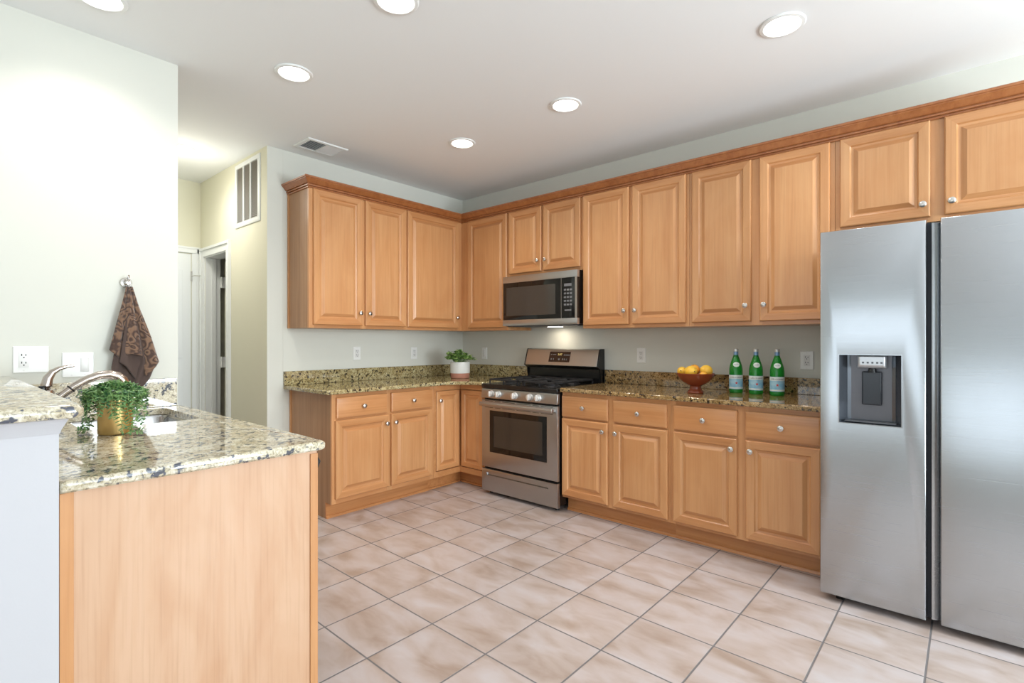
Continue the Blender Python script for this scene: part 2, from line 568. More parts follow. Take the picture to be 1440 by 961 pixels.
class MB:
    def __init__(self):
        self.v = []
        self.f = []
        self.m = []

    def quad(self, idx, mat=0):
        self.f.append(tuple(idx))
        self.m.append(mat)

    def box(self, x0, x1, y0, y1, z0, z1, mat=0):
        if x0 > x1: x0, x1 = x1, x0
        if y0 > y1: y0, y1 = y1, y0
        if z0 > z1: z0, z1 = z1, z0
        b = len(self.v)
        self.v += [(x0, y0, z0), (x1, y0, z0), (x1, y1, z0), (x0, y1, z0), (x0, y0, z1), (x1, y0, z1), (x1, y1, z1), (x0, y1, z1)]
        for q in ((0, 3, 2, 1), (4, 5, 6, 7), (0, 1, 5, 4), (1, 2, 6, 5), (2, 3, 7, 6), (3, 0, 4, 7)):
            self.quad([b + i for i in q], mat)
        return self

    def loft(self, rings, cap0=True, cap1=True, mats=None, closed=False, capmat=0, cap0mat=None, sidemats=None):
        """rings: lists of points, same count; joined in order"""
        b = len(self.v)
        n = len(rings[0])
        for r in rings:
            self.v += [tuple(p) for p in r]
        k = len(rings)
        rng = k if closed else k - 1
        for i in range(rng):
            i2 = (i + 1) % k
            for j in range(n):
                j2 = (j + 1) % n
                mt = mats[i] if mats else 0
                if sidemats:
                    mt = sidemats[j] if mt == 0 else mt
                self.quad((b + i * n + j, b + i * n + j2, b + i2 * n + j2, b + i2 * n + j), mt)
        if not closed:
            if cap0:
                self.quad([b + j for j in reversed(range(n))], capmat if cap0mat is None else cap0mat)
            if cap1:
                self.quad([b + (k - 1) * n + j for j in range(n)], capmat)
        return self

    def rects(self, L, **kw):
        """rings of rectangles facing -Y: (x0,x1,z0,z1,y)"""
        return self.loft([[(x0, y, z0), (x1, y, z0), (x1, y, z1), (x0, y, z1)] for x0, x1, z0, z1, y in L], **kw)

    def lathe(self, prof, c=(0, 0, 0), axis='z', n=24, mats=None, cap0=True, cap1=True, capmat=0):
        rings = []
        for r, h in prof:
            ring = []
            for i in range(n):
                a = 2 * PI * i / n
                x, y = r * math.cos(a), r * math.sin(a)
                if axis == 'z': p = (c[0] + x, c[1] + y, c[2] + h)
                elif axis == '-y': p = (c[0] + x, c[1] - h, c[2] + y)
                elif axis == 'x': p = (c[0] + h, c[1] + x, c[2] + y)
                else: p = (c[0] + x, c[1] - y, c[2] - h)
                ring.append(p)
            rings.append(ring)
        return self.loft(rings, cap0=cap0, cap1=cap1, mats=mats, capmat=capmat)

    def tube(self, pts, rad, n=12, mat=0, flat=None):
        pts = [Vector(p) for p in pts]
        rings = []
        up = Vector((0, 0, 1))
        for i, p in enumerate(pts):
            t = (pts[min(i + 1, len(pts) - 1)] - pts[max(i - 1, 0)]).normalized()
            a = t.cross(up)
            if a.length < 1e-3: a = t.cross(Vector((1, 0, 0)))
            a.normalize()
            b_ = a.cross(t).normalized()
            r = rad[i] if isinstance(rad, (list, tuple)) else rad
            fx = flat[i] if flat else 1
            rings.append([p + a * (r * fx * math.cos(2 * PI * j / n)) + b_ * (r * math.sin(2 * PI * j / n)) for j in range(n)])
        return self.loft(rings, mats=[mat] * len(rings), capmat=mat)

    def poly(self, pts, z0, z1, mat=0):
        """counter-clockwise outline in xy, extruded"""
        b = len(self.v)
        n = len(pts)
        self.v += [(x, y, z0) for x, y in pts] + [(x, y, z1) for x, y in pts]
        self.quad([b + i for i in reversed(range(n))], mat)
        self.quad([b + n + i for i in range(n)], mat)
        for i in range(n):
            j = (i + 1) % n
            self.quad((b + i, b + j, b + n + j, b + n + i), mat)
        return self

    def polyx(self, pts, x0, x1, mat=0, endmat=None):
        """outline in (y,z), extruded along x"""
        b = len(self.v)
        n = len(pts)
        self.v += [(x0, y, z) for y, z in pts] + [(x1, y, z) for y, z in pts]
        em = mat if endmat is None else endmat
        self.quad([b + i for i in reversed(range(n))], em)
        self.quad([b + n + i for i in range(n)], em)
        for i in range(n):
            j = (i + 1) % n
            self.quad((b + i, b + j, b + n + j, b + n + i), mat)
        return self

    def build(self, name, mats, parent=None, bevel=0, seg=2, smooth=True, label=None, loc=None, angle=35, fix=True):
        me = bpy.data.meshes.new(name)
        me.from_pydata(self.v, [], self.f)
        if not isinstance(mats, (list, tuple)): mats = [mats]
        for m in mats: me.materials.append(m)
        for p, k in zip(me.polygons, self.m): p.material_index = k
        me.validate()
        if fix:
            import bmesh
            bm = bmesh.new()
            bm.from_mesh(me)
            bmesh.ops.recalc_face_normals(bm, faces=bm.faces)
            bm.to_mesh(me)
            bm.free()
        me.update()
        if smooth:
            me.shade_smooth()
            me.set_sharp_from_angle(angle=R(angle))
        o = bpy.data.objects.new(name, me)
        COL.objects.link(o)
        if parent: o.parent = parent
        if loc: o.location = loc
        if label: o['label'] = label
        if bevel:
            b = o.modifiers.new('bevel', 'BEVEL')
            b.width = bevel
            b.segments = seg
            b.limit_method = 'ANGLE'
            b.angle_limit = R(40)
            b.harden_normals = False
        return o


def tag(o, label, cat, group=None):
    o['label'] = label
    o['category'] = cat
    if group: o['group'] = group
    return o


def thing(name, label, cat, loc=(0, 0, 0), rotz=0, group=None):
    o = bpy.data.objects.new(name, None)
    o.empty_display_size = 0.1
    COL.objects.link(o)
    o.location = loc
    o.rotation_euler = (0, 0, rotz)
    return tag(o, label, cat, group)


def struct(name, mb, mat, **kw):
    o = mb.build(name, mat, **kw)
    if not kw.get('parent'): o['kind'] = 'structure'
    return o


def copy_tree(o, parent=None):
    c = o.copy()
    COL.objects.link(c)
    if parent: c.parent = parent
    for ch in list(o.children): copy_tree(ch, c)
    return c


# ------------------------------------------------------------------ room shell
struct('floor', MB().box(-2.4, XR + .12, YB - .12, 0.12, -0.08, 0.0), M_TILE, smooth=False)
struct('ceiling', MB().box(-2.4, XR + .12, YB - .12, 0.12, HC, HC + 0.1), M_CEIL, smooth=False)
struct('wall_north', MB().box(-2.4, XR + .12, 0.0, 0.12, 0, HC), M_WALL, smooth=False)
struct('wall_west', MB().box(-0.12, 0.0, -1.8895, 0.0, 0, HC), M_WALL, smooth=False)
# closet wall facing the hall, with its door opening
OX0, OX1, OZ = -1.29, -0.745, 2.03
hb = MB()
hb.box(-1.40, OX0, -2.01, -1.89, 0, HC)
hb.box(OX1, 0.0, -2.01, -1.89, 0, HC)
hb.m[-3] = 1        # the end that faces the kitchen carries the paint without the painted hall light
hb.box(OX0, OX1, -2.01, -1.89, OZ, HC)
struct('wall_hall', hb, [M_HALL, M_WALL], smooth=False)
struct('wall_hall_end', MB().box(-1.52, -1.40, -2.81, 0.0, 0, HC), M_HALL, smooth=False)
struct('wall_partition', MB().box(-2.4, 0.77, YB, -2.81, 0, HC), M_WALL, smooth=False)
# outer walls with windows, behind the camera and to its right
ew = MB()
edges = [0.0] + [y for ab in WIN_SIDE for y in ab] + [YB]
for i in range(0, len(edges), 2): ew.box(XR, XR + .12, edges[i + 1], edges[i], 0, HC)
for a, b in WIN_SIDE:
    ew.box(XR, XR + .12, b, a, 0, WZ0)
    ew.box(XR, XR + .12, b, a, WZ1, HC)
struct('wall_east', ew, M_WALL, smooth=False)
sw = MB()
edges = [0.77] + [x for ab in WIN_BACK for x in ab] + [XR]
for i in range(0, len(edges), 2): sw.box(edges[i], edges[i + 1], YB - .12, YB, 0, HC)
for a, b in WIN_BACK:
    sw.box(a, b, YB - .12, YB, 0, WZ0)
    sw.box(a, b, YB - .12, YB, WZ1, HC)
struct('wall_south', sw, M_WALL, smooth=False)
wi = 1
for a, b in WIN_SIDE:
    w = MB()
    for z0, z1 in ((WZ0, WZ0 + .06), (WZ1 - .06, WZ1), ((WZ0 + WZ1) / 2 - .025, (WZ0 + WZ1) / 2 + .025)):
        w.box(XR - .03, XR + .01, b, a, z0, z1)
    for y0, y1 in ((b, b + .06), (a - .06, a), ((a + b) / 2 - .02, (a + b) / 2 + .02)):
        w.box(XR - .03, XR + .01, y0, y1, WZ0, WZ1)
    struct('window_%d' % wi, w, M_TRIM, smooth=False)
    wi += 1
for a, b in WIN_BACK:
    w = MB()
    for z0, z1 in ((WZ0, WZ0 + .06), (WZ1 - .06, WZ1), ((WZ0 + WZ1) / 2 - .025, (WZ0 + WZ1) / 2 + .025)):
        w.box(a, b, YB - .01, YB + .03, z0, z1)
    for x0, x1 in ((a, a + .06), (b - .06, b), ((a + b) / 2 - .02, (a + b) / 2 + .02)):
        w.box(x0, x1, YB - .01, YB + .03, WZ0, WZ1)
    struct('window_%d' % wi, w, M_TRIM, smooth=False)
    wi += 1

# closet door opening: casing, jamb, open door leaf
d1 = MB()


def u_trim(m, x0, x1, zt, w, yb, yfr):
    """door casing as one inverted U: outer x0..x1 up to zt, width w"""
    out = []
    for y in (yb, yfr):
        out.append([(x0, y, 0), (x0, y, zt), (x1, y, zt), (x1, y, 0), (x1 - w, y, 0), (x1 - w, y, zt - w), (x0 + w, y, zt - w), (x0 + w, y, 0)])
    b = len(m.v)
    m.v += out[0] + out[1]
    for q in range(8):
        m.quad((b + q, b + (q + 1) % 8, b + 8 + (q + 1) % 8, b + 8 + q))
    for o8 in (0, 8):
        for q in ((0, 1, 6, 7), (1, 2, 5, 6), (2, 3, 4, 5)):
            m.quad([b + o8 + k for k in q])


u_trim(d1, OX0 - .080, OX1 + .062, OZ + .072, .078, -2.010, -2.024)
u_trim(d1, OX0 - .080, OX1 + .062, OZ + .072, .022, -2.024, -2.034)
d1.box(OX0 + .0005, OX0 + .015, -2.008, -1.885, 0, OZ - .001)
d1.box(OX1 - .015, OX1 - .0005, -2.008, -1.885, 0, OZ - .001)
d1.box(OX0 + .0155, OX1 - .0155, -2.008, -1.885, OZ - .015, OZ - .001)
d1.box(OX0 + .0155, OX0 + .028, -1.96, -1.925, 0, OZ - .016)
cas = struct('trim_1', d1, M_TRIM, smooth=False)
door1 = MB()
door1.rects([(0.0, .60, .01, 2.005, .018), (0.0, .60, .01, 2.005, -.018)])
for z0, z1 in ((.2, .95), (1.1, 1.88)):
    for x0, x1 in ((.09, .27), (.33, .51)):
        door1.rects([(x0, x1, z0, z1, -.018), (x0 + .012, x1 - .012, z0 + .012, z1 - .012, -.010), (x0 + .03, x1 - .03, z0 + .03, z1 - .03, -.022)])
dl = struct('door_1', door1, M_HALL, bevel=.002)
dl.location = (OX0 + .012, -1.845, 0)
dl.rotation_euler = (0, 0, R(83))
for z in (.25, 1.06, 1.80):
    hm = MB()
    hm.box(-.045, .004, -.022, -.0185, z - .05, z + .05)
    hm.lathe([(.006, -.05), (.006, .05)], (-.03, -.028, z), n=10)
    hm.build('hinge', M_TRIM, dl)
# door at the end of the hall
d2 = MB()
d2.box(-1.40, -1.382, -2.045, -2.012, 0, 2.115)
d2.box(-1.40, -1.386, -2.085, -2.045, 0, 2.115)
d2.box(-1.40, -1.382, -2.80, -2.012, 2.06, 2.115)
d2.box(-1.40, -1.378, -2.80, -2.012, 2.10, 2.118)
struct('trim_2', d2, M_TRIM, bevel=.003)
d2l = MB()
d2l.box(-1.40, -1.392, -2.79, -2.092, .01, 2.052)
for z0, z1 in ((.2, .95), (1.1, 1.9)):
    for y0, y1 in ((-2.40, -2.16), (-2.72, -2.48)):
        d2l.box(-1.392, -1.388, y0, y1, z0, z1)
dd = struct('door_2', d2l, M_TRIM, bevel=.003)
hp = MB()
hp.tube([(-1.385, -2.088, 1.85), (-1.352, -2.075, 1.853), (-1.325, -2.035, 1.853)], .004, n=8)
hp.lathe([(.007, -.045), (.007, .045)], (-1.385, -2.09, 1.85), n=10)
hp.build('hinge_stop', M_CHROME, dd)

# half wall carrying the raised bar
struct('wall_half', MB().box(0.77, 2.27, -3.60, -3.485, 0, 1.066), M_HALFWALL, smooth=False)
tr = MB()
tr.loft([[(0.772, -3.612, 1.03), (2.272, -3.612, 1.03), (2.272, -3.4835, 1.03), (0.772, -3.4835, 1.03)],
         [(0.772, -3.614, 1.04), (2.276, -3.614, 1.04), (2.276, -3.481, 1.04), (0.772, -3.481, 1.04)],
         [(0.772, -3.62, 1.066), (2.290, -3.62, 1.066), (2.290, -3.470, 1.066), (0.772, -3.470, 1.066)]])
struct('trim_3', tr, M_HALFWALL)

# ------------------------------------------------------------------ cabinet parts
KNOB = None


def knob_at(x, z, parent, y=-.02):
    global KNOB
    if KNOB is None:
        k = MB().lathe([(.0075, 0), (.0065, .008), (.006, .014), (.0145, .018), (.0165, .022), (.0160, .026), (.011, .029), (.004, .0305)], axis='-y', n=20)
        KNOB = k.build('knob', M_CHROME)
        o = KNOB
    else:
        o = bpy.data.objects.new('knob', KNOB.data)
        COL.objects.link(o)
    o.parent = parent
    o.location = (x, y, z)
    return o


def door_panel(name, w, h, parent, loc, fw=.058, t=.02, label=None, arch=False):
    """mitred frame with raised panel; rails carry horizontal grain"""
    def rc(i, y): return (i, w - i, i, h - i, y)
    L = [rc(0, 0), rc(0, -t + .006), rc(.0025, -t + .002), rc(.006, -t), rc(.020, -t), rc(.024, -t + .0005), rc(fw - .012, -t + .003), rc(fw - .006, -t + .0105),
         rc(fw + .001, -t + .0130), rc(fw + .006, -t + .0130), rc(fw + .022, -t + .004), rc(fw + .028, -t + .0015)]
    m = MB()
    m.rects(L, sidemats=[1, 0, 1, 0], capmat=0, cap0=True)
    o = m.build(name, [M_WV, M_WH], parent, angle=22, label=label)
    o.location = loc
    return o


def drawer_front(w, h, parent, loc):
    def rc(i, y): return (i, w - i, i, h - i, y)
    m = MB()
    m.rects([rc(0, 0), rc(0, -.014), rc(.002, -.017), rc(.007, -.0185), rc(.012, -.020)], capmat=0)
    o = m.build('drawer', [M_WH], parent, angle=22)
    o.location = loc
    knob_at(w / 2, h / 2, o, -.02)
    return o


def cabinet(name, label, loc, rotz, w, z0, z1, depth, doors, drawers=(), rails=(), stiles=(), group=None, toe=False, side_l=False, side_r=False, notch=None):
    """local x = along the wall, front faces -Y.  doors: (x0,x1,z0,z1,knob_side,knob_low)"""
    t = thing(name, label, 'cabinet', loc, rotz, group)
    b = MB()
    fy = -depth + .019
    if toe:
        pts = [(-.004, 0.0), (-.004, z1), (fy, z1), (fy, .112), (-.54 + .016, .112), (-.54 + .016, 0.0)]
        b.polyx(pts, 0.001, w - .001)
    else:
        b.box(.001, w - .001, -.003, fy, z0, z1)
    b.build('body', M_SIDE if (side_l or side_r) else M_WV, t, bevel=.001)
    fz0 = .112 if toe else z0
    first = min(d[0] for d in doors)
    last = max(d[1] for d in doors)
    def bar(nm, x0, x1, a, c, mt, d=0.0):
        MB().box(x0, x1, -depth + d, fy, a, c).build(nm, mt, t, bevel=.001)
    bar('stile', 0, first + .012, fz0, z1, M_WV)
    bar('stile', last - .012, w, fz0, z1, M_WV)
    ds = sorted(doors)
    for a_, b_ in zip(ds[:-1], ds[1:]):
        bar('stile', a_[1] - .012, b_[0] + .012, fz0, z1, M_WV)
    dz0 = min(d[2] for d in doors)
    dz1 = max(d[3] for d in doors)
    bar('rail', first + .012, last - .012, fz0, dz0 + .012, M_WH, .0004)
    top = min(d[2] for d in drawers) if drawers else None
    if drawers:
        bar('rail', first + .012, last - .012, dz1 - .012, top + .012, M_WH, .0004)
        dt = max(d[3] for d in drawers)
        bar('rail', first + .012, last - .012, dt - .012, z1, M_WH, .0004)
    else:
        bar('rail', first + .012, last - .012, dz1 - .012, z1, M_WH, .0004)
    for x0, x1, a, c, side, kz in doors:
        d = door_panel('door', x1 - x0, c - a, t, (x0, -depth - .0005, a))
        if side:
            kx = .029 if side == 'L' else (x1 - x0) - .029
            knob_at(kx, kz - a, d, -.02)
    for x0, x1, a, c in drawers:
        drawer_front(x1 - x0, c - a, t, (x0, -depth - .0005, a))
    if toe:
        k = MB().box(0.0, w, -.54, -.525, 0.0, .113)
        k.build('toe_kick', M_TOE, t)
        s = MB().polyx([(-.54, 0), (-.552, 0), (-.551, .008), (-.546, .016), (-.54, .018)], 0.0, w)
        s.build('shoe_moulding', M_TOE, t)
    if side_l:
        # finished end: thin batten where the panel meets the wall
        q = MB().box(-.006, .001, -.022, -.002, 0 if toe else z0, z1)
        q.build('scribe_moulding', M_WV, t)
    return t


UD = .325
UZ0, UZ1 = 1.353, 2.392
D0, D1 = 1.377, 2.378
KU = 1.475
# right-hand run, on the north wall
gU = 'maple wall cabinets'
gB = 'maple base cabinets'
cabinet('wall_cabinet', 'tall single-door maple wall cabinet in the corner, just left of the microwave', (UD + .001, 0, 0), 0, .925 - UD - .002, UZ0, UZ1, UD,
        [(.430 - UD, .916 - UD, D0, D1, None, 0)], group=gU)
cabinet('wall_cabinet', 'short two-door maple wall cabinet directly above the microwave', (.925, 0, 0), 0, .774, 1.812, UZ1, UD,
        [(.021, .374, 1.838, D1, 'R', 1.925), (.397, .759, 1.838, D1, 'L', 1.925)], group=gU)
cabinet('wall_cabinet', 'tall two-door maple wall cabinet just right of the microwave', (1.700, 0, 0), 0, .844, UZ0, UZ1, UD,
        [(.010, .401, D0, D1, 'R', KU), (.429, .824, D0, D1, 'L', KU)], group=gU)
cabinet('wall_cabinet', 'tall two-door maple wall cabinet above the bottles, ending beside the fridge', (2.545, 0, 0), 0, .836, UZ0, UZ1, UD,
        [(.022, .393, D0, D1, 'R', KU), (.442, .813, D0, D1, 'L', KU)], group=gU)
cabinet('wall_cabinet', 'short two-door maple wall cabinet over the refrigerator', (3.382, 0, 0), 0, .95, 1.862, UZ1, UD,
        [(.024, .415, 1.888, D1, 'R', 1.95), (.470, .926, 1.888, D1, 'L', 1.95)], group=gU)
# left-hand run, on the west wall (local x -> world y)
YL = -1.852
cabinet('wall_cabinet', 'two-door maple wall cabinet at the free end of the left run, with exposed side', (0, YL, 0), R(90), -.979 - YL, UZ0, UZ1, UD,
        [(-1.822 - YL, -1.411 - YL, D0, D1, 'R', KU), (-1.385 - YL, -.990 - YL, D0, D1, 'L', KU)], group=gU, side_l=True)
cabinet('wall_cabinet', 'wide single-door maple wall cabinet in the corner of the left run', (0, -.978, 0), R(90), .976, UZ0, UZ1, UD,
        [(.008, .604, D0, D1, 'R', KU)], group=gU)
# base cabinets
BD = .615
BZ0, BZ1 = .13, .692
RZ0, RZ1 = .705, .855
cabinet('base_cabinet', 'maple base cabinet with two drawers and two doors just right of the range', (1.7105, 0, 0), 0, .834, .112, .883, BD,
        [(.006, .385, BZ0, BZ1, 'R', .632), (.428, .815, BZ0, BZ1, 'L', .632)], [(.006, .387, RZ0, RZ1), (.428, .811, RZ0, RZ1)], group=gB, toe=True)
cabinet('base_cabinet', 'maple base cabinet with two drawers and two doors beside the refrigerator', (2.545, 0, 0), 0, .838, .112, .883, BD,
        [(.018, .401, BZ0, BZ1, 'R', .632), (.447, .820, BZ0, BZ1, 'L', .632)], [(.020, .401, RZ0, RZ1), (.447, .820, RZ0, RZ1)], group=gB, toe=True)
YB1 = -1.835
cabinet('base_cabinet', 'maple base cabinet at the free end of the left run, with exposed brown side', (0, YB1, 0), R(90), -.916 - YB1, .112, .883, BD,
        [(-1.812 - YB1, -1.368 - YB1, .145, .697, 'R', .632), (-1.346 - YB1, -.943 - YB1, .145, .697, 'L', .632)],
        [(-1.805 - YB1, -1.385 - YB1, .712, .858), (-1.346 - YB1, -.943 - YB1, .712, .858)], group=gB, toe=True, side_l=True)
# corner cabinet with folding door
cc = thing('corner_cabinet', 'maple corner base cabinet with an inset folding door left of the range', 'cabinet', (0, 0, 0), 0, gB)
m = MB()
m.poly([(.003, -.003), (.003, -.914), (.595, -.914), (.595, -.595), (.924, -.595), (.924, -.003)], .112, .883)
m.poly([(.003, -.003), (.003, -.914), (.524, -.914), (.524, -.524), (.924, -.524), (.924, -.003)], 0, .1115)
m.build('body', M_WV, cc)
m = MB()
m.box(.596, .615, -.915, -.889, .112, .883)
m.box(.596, .615, -.889, -.615, .838, .883)
m.box(.596, .615, -.889, -.615, .112, .160)
m.box(.596, .924, -.615, -.596, .838, .883)
m.box(.596, .924, -.615, -.596, .112, .160)
m.box(.900, .924, -.615, -.596, .16, .838)
m.build('face_frame', M_WH, cc, bevel=.001)
dA = door_panel('door', .262, .668, cc, (.600, -.884, .165), fw=.050)
dA.rotation_euler = (0, 0, R(90))
knob_at(.030, .59, dA, -.02)
dB = door_panel('door', .262, .668, cc, (.632, -.600, .165), fw=.050)
m = MB()
m.box(.525, .540, -.915, -.540, 0, .112)
m.box(.525, .924, -.540, -.525, 0, .112)
m.build('toe_kick', M_TOE, cc)
m = MB()
m.box(.540, .552, -.915, -.552, 0, .017)
m.box(.540, .924, -.552, -.540, 0, .017)
m.build('shoe_moulding', M_TOE, cc, bevel=.004)

# crown moulding swept round both runs
PROF = [(-.004, 2.379), (.008, 2.379), (.010, 2.382), (.010, 2.387), (.003, 2.389), (.003, 2.393), (.015, 2.395), (.016, 2.401), (.009, 2.404), (.009, 2.408), (.019, 2.410), (.026, 2.416), (.034, 2.427), (.045, 2.437), (.045, 2.441), (.052, 2.443), (.053, 2.453), (.048, 2.457), (-.004, 2.457)]


def crown_ring(px, py, nx, ny):
    return [(px + nx * d, py + ny * d, z) for d, z in PROF]


F = UD
m = MB()
m.loft([crown_ring(.003, YL, 0, -1), crown_ring(F, YL, 1, -1), crown_ring(F, -F, 1, -1), crown_ring(4.333, -F, 0, -1)])
co = m.build('crown_moulding', M_CROWN, angle=20)
tag(co, 'long reddish maple crown moulding running along the tops of both cabinet runs', 'moulding')

# ------------------------------------------------------------------ worktops
CT0, CT1 = .884, .914
cx = .655
arc = []
r0 = .23
ccx, ccy = cx + r0, -(cx + r0)
for i in range(13):
    a = PI - (PI / 2) * i / 12
    arc.append((ccx + r0 * math.cos(a), ccy + r0 * math.sin(a)))
pts = [(.002, -.002), (.002, -1.888), (cx - .01, -1.888), (cx, -1.878)] + arc + [(.929, -cx), (.929, -.002)]
m = MB().poly(pts, CT0, CT1)
ct = m.build('countertop', M_GRAN, bevel=.007, seg=3)
tag(ct, 'L-shaped granite worktop in the corner under the left cabinets', 'countertop')
m = MB()
m.box(.002, .022, -1.888, -.022, CT1 + .0005, 1.022)
m.box(.002, .918, -.022, -.002, CT1 + .0005, 1.022)
m.build('backsplash', M_GRAN, ct, bevel=.002)
m = MB().poly([(1.712, -.002), (1.712, -cx), (3.384, -cx), (3.384, -.002)], CT0, CT1)
ct2 = m.build('countertop', M_GRAN_R, bevel=.007, seg=3)
tag(ct2, 'straight brown granite worktop between the range and the refrigerator', 'countertop')
m = MB().box(1.712, 3.384, -.022, -.002, CT1 + .0005, 1.020)
m.build('backsplash', M_GRAN_R, ct2, bevel=.002)


def rrect(x0, x1, y0, y1, r, z, n=6):
    out = []
    for cx_, cy_, a0 in ((x1 - r, y1 - r, 0), (x0 + r, y1 - r, 90), (x0 + r, y0 + r, 180), (x1 - r, y0 + r, 270)):
        for i in range(n + 1):
            a = R(a0 + 90 * i / n)
            out.append((cx_ + r * math.cos(a), cy_ + r * math.sin(a), z))
    return out


# peninsula worktop with sink cut-out
PX0, PX1, PY0, PY1 = .772, 2.278, -3.484, -2.797
HX0, HX1, HY0, HY1 = .845, 1.395, -3.30, -2.892


def oring(i, z): return rrect(PX0, PX1 - i, PY0, PY1 - i, .012, z)


m = MB()
m.loft([rrect(HX0, HX1, HY0, HY1, .05, CT0), oring(.006, CT0), oring(.001, CT0 + .005), oring(0, CT0 + .012), oring(0, CT1 - .010), oring(.002, CT1 - .004), oring(.007, CT1),
        rrect(HX0 - .002, HX1 + .002, HY0 - .002, HY1 + .002, .052, CT1), rrect(HX0, HX1, HY0, HY1, .05, CT1 - .003)], closed=True)
ct3 = m.build('countertop', M_GRANP, angle=30)
tag(ct3, 'polished pale granite worktop of the peninsula with the sink cut into it', 'countertop')
m = MB().box(.772, .792, -3.482, -2.820, CT1 + .0005, 1.060)
m.build('backsplash', M_GRANP, ct3, bevel=.002)
# raised bar
m = MB()


def bring(i, z): return rrect(.772, 2.312 - i, -3.86 + i, -3.442 - i, .02, z)


m.loft([bring(.012, 1.067), bring(.003, 1.070), bring(0, 1.078), bring(0, 1.090), bring(.004, 1.097), bring(.011, 1.101)])
bar = m.build('bar_top', M_GRANP, angle=35)
tag(bar, 'raised granite bar top on the white half wall at the left edge', 'countertop')

# peninsula cabinet
pc = thing('peninsula_cabinet', 'maple peninsula cabinet with a large plain end panel under the pale granite', 'cabinet', (0, 0, 0))
m = MB()
m.box(1.42, 1.60, -3.482, -2.845, .10, .883)
m.box(2.225, 2.238, -3.482, -2.845, .10, .883)
m.box(.775, 1.42, -3.482, -2.845, .10, .60)
m.box(.775, 2.20, -3.48, -2.91, 0, .0995)
m.build('body', M_WV, pc)
m = MB().box(2.2385, 2.2505, -3.482, -2.817, .0, .883)
m.build('end_panel', M_END, pc, bevel=.001)
m = MB().box(2.2505, 2.2545, -3.482, -3.455, .0, .880)
m.build('batten', M_WV, pc, bevel=.001)
m = MB().box(2.2385, 2.2560, -2.842, -2.816, .0, .872)
m.build('batten', M_WV, pc, bevel=.001)
cb = MB().box(.775, 1.60, -2.845, -2.826, .10, .883)
cb.build('face_frame', M_WV, pc)
for x0, kx in ((.80, .36), (1.205, .03)):
    d = door_panel('door', .385, .72, pc, (x0 + .385, -2.826, .13))
    d.rotation_euler = (0, 0, R(180))
    knob_at(kx if kx > .1 else .355, .66, d, -.02)
dw = thing('dishwasher', 'black dishwasher handle showing past the far edge of the peninsula end panel', 'dishwasher', (1.61, -2.82, 0))
MB().box(0, .60, .0, -.55, .10, .868).build('body', M_BLACK, dw)
MB().box(0, .60, .018, .0005, .11, .868).build('door', M_BLACK, dw, bevel=.003)
hm = MB()
hm.polyx([(.018, .870), (.024, .868), (.050, .826), (.020, .760), (.018, .755)], .02, .58)
hm.build('handle', M_BLACK, dw)

# sink
sk = thing('sink', 'undermount stainless sink set into the peninsula worktop behind the succulent', 'sink', (0, 0, 0))
m = MB()
e = .006
m.loft([rrect(HX0 - .02, HX1 + .02, HY0 - .02, HY1 + .02, .06, .8825), rrect(HX0 - e, HX1 + e, HY0 - e, HY1 + e, .055, .8825), rrect(HX0, HX1, HY0, HY1, .055, .872),
        rrect(HX0 + .008, HX1 - .008, HY0 + .008, HY1 - .008, .05, .72), rrect(HX0 + .03, HX1 - .03, HY0 + .03, HY1 - .03, .04, .695),
        rrect(HX0 + .20, HX1 - .20, HY0 + .15, HY1 - .15, .03, .69)], cap0=False)
so = m.build('bowl', M_SINK, sk)
sol = so.modifiers.new('solid', 'SOLIDIFY')
sol.thickness = .0015
sol.offset = -1
MB().lathe([(.042, 0), (.045, .003), (.034, .004), (.02, .001)], ((HX0 + HX1) / 2, (HY0 + HY1) / 2, .692)).build('drain', M_CHROME, sk)

# faucet
fc = thing('faucet', 'brushed nickel pull-out kitchen faucet behind the raised bar', 'faucet', (1.15, -3.375, .9145))
MB().lathe([(.030, 0), (.030, .006), (.024, .012), (.022, .05), (.023, .115), (.024, .130), (.020, .142), (.010, .147)], n=24).build('body', M_BRONZE, fc)
sp = MB()
sp.tube([(0, .012, .085), (0, .045, .118), (0, .085, .152), (0, .125, .178), (0, .165, .194), (0, .200, .197), (0, .228, .188), (0, .246, .170), (0, .256, .150)],
        [.015, .0155, .016, .0165, .0175, .0185, .0195, .0195, .018], n=18)
spo = sp.build('spout', M_BRONZE, fc, angle=50)
MB().tube([(0, .072, .1405), (0, .076, .1440)], .0172, n=18).build('joint_ring', M_DARK, spo)
hd = MB()
hd.tube([(0, 0.0, .125), (0, -.002, .160), (0, .004, .190), (0, .018, .214), (0, .038, .228), (0, .060, .234), (0, .085, .238)],
        [.019, .019, .0165, .013, .009, .0065, .005], n=16, flat=[1, 1, 1, 1.1, 1.3, 1.6, 1.6])
hd.build('lever', M_BRONZE, fc, angle=50)
sd = thing('soap_dispenser', 'small soap dispenser with a black pump head between faucet lever and spout', 'soap dispenser', (1.30, -3.405, .9145))
MB().lathe([(.019, 0), (.019, .004), (.014, .008), (.0135, .142), (.015, .146)], n=20).build('body', M_BRONZE, sd)
MB().lathe([(.0125, .146), (.0125, .166), (.010, .170)], n=20).lathe([(.004, 0), (.004, .03)], (0, 0, .160), 'x', n=8).build('pump_head', M_BLACK, sd)

# ------------------------------------------------------------------ range
rg = thing('gas_range', 'stainless gas range with black cooktop and front oven window', 'stove', (.9315, -.0, 0))
RW = .772
MB().box(.004, RW - .004, -.025, -.635, .04, .885).build('body', M_BLACK, rg, bevel=.002)
for x in (.05, RW - .05):
    for y in (-.08, -.60):
        MB().lathe([(.016, 0), (.016, .012), (.008, .014), (.008, .04)], (x, y, 0), n=12).build('foot', M_BLACK, rg)


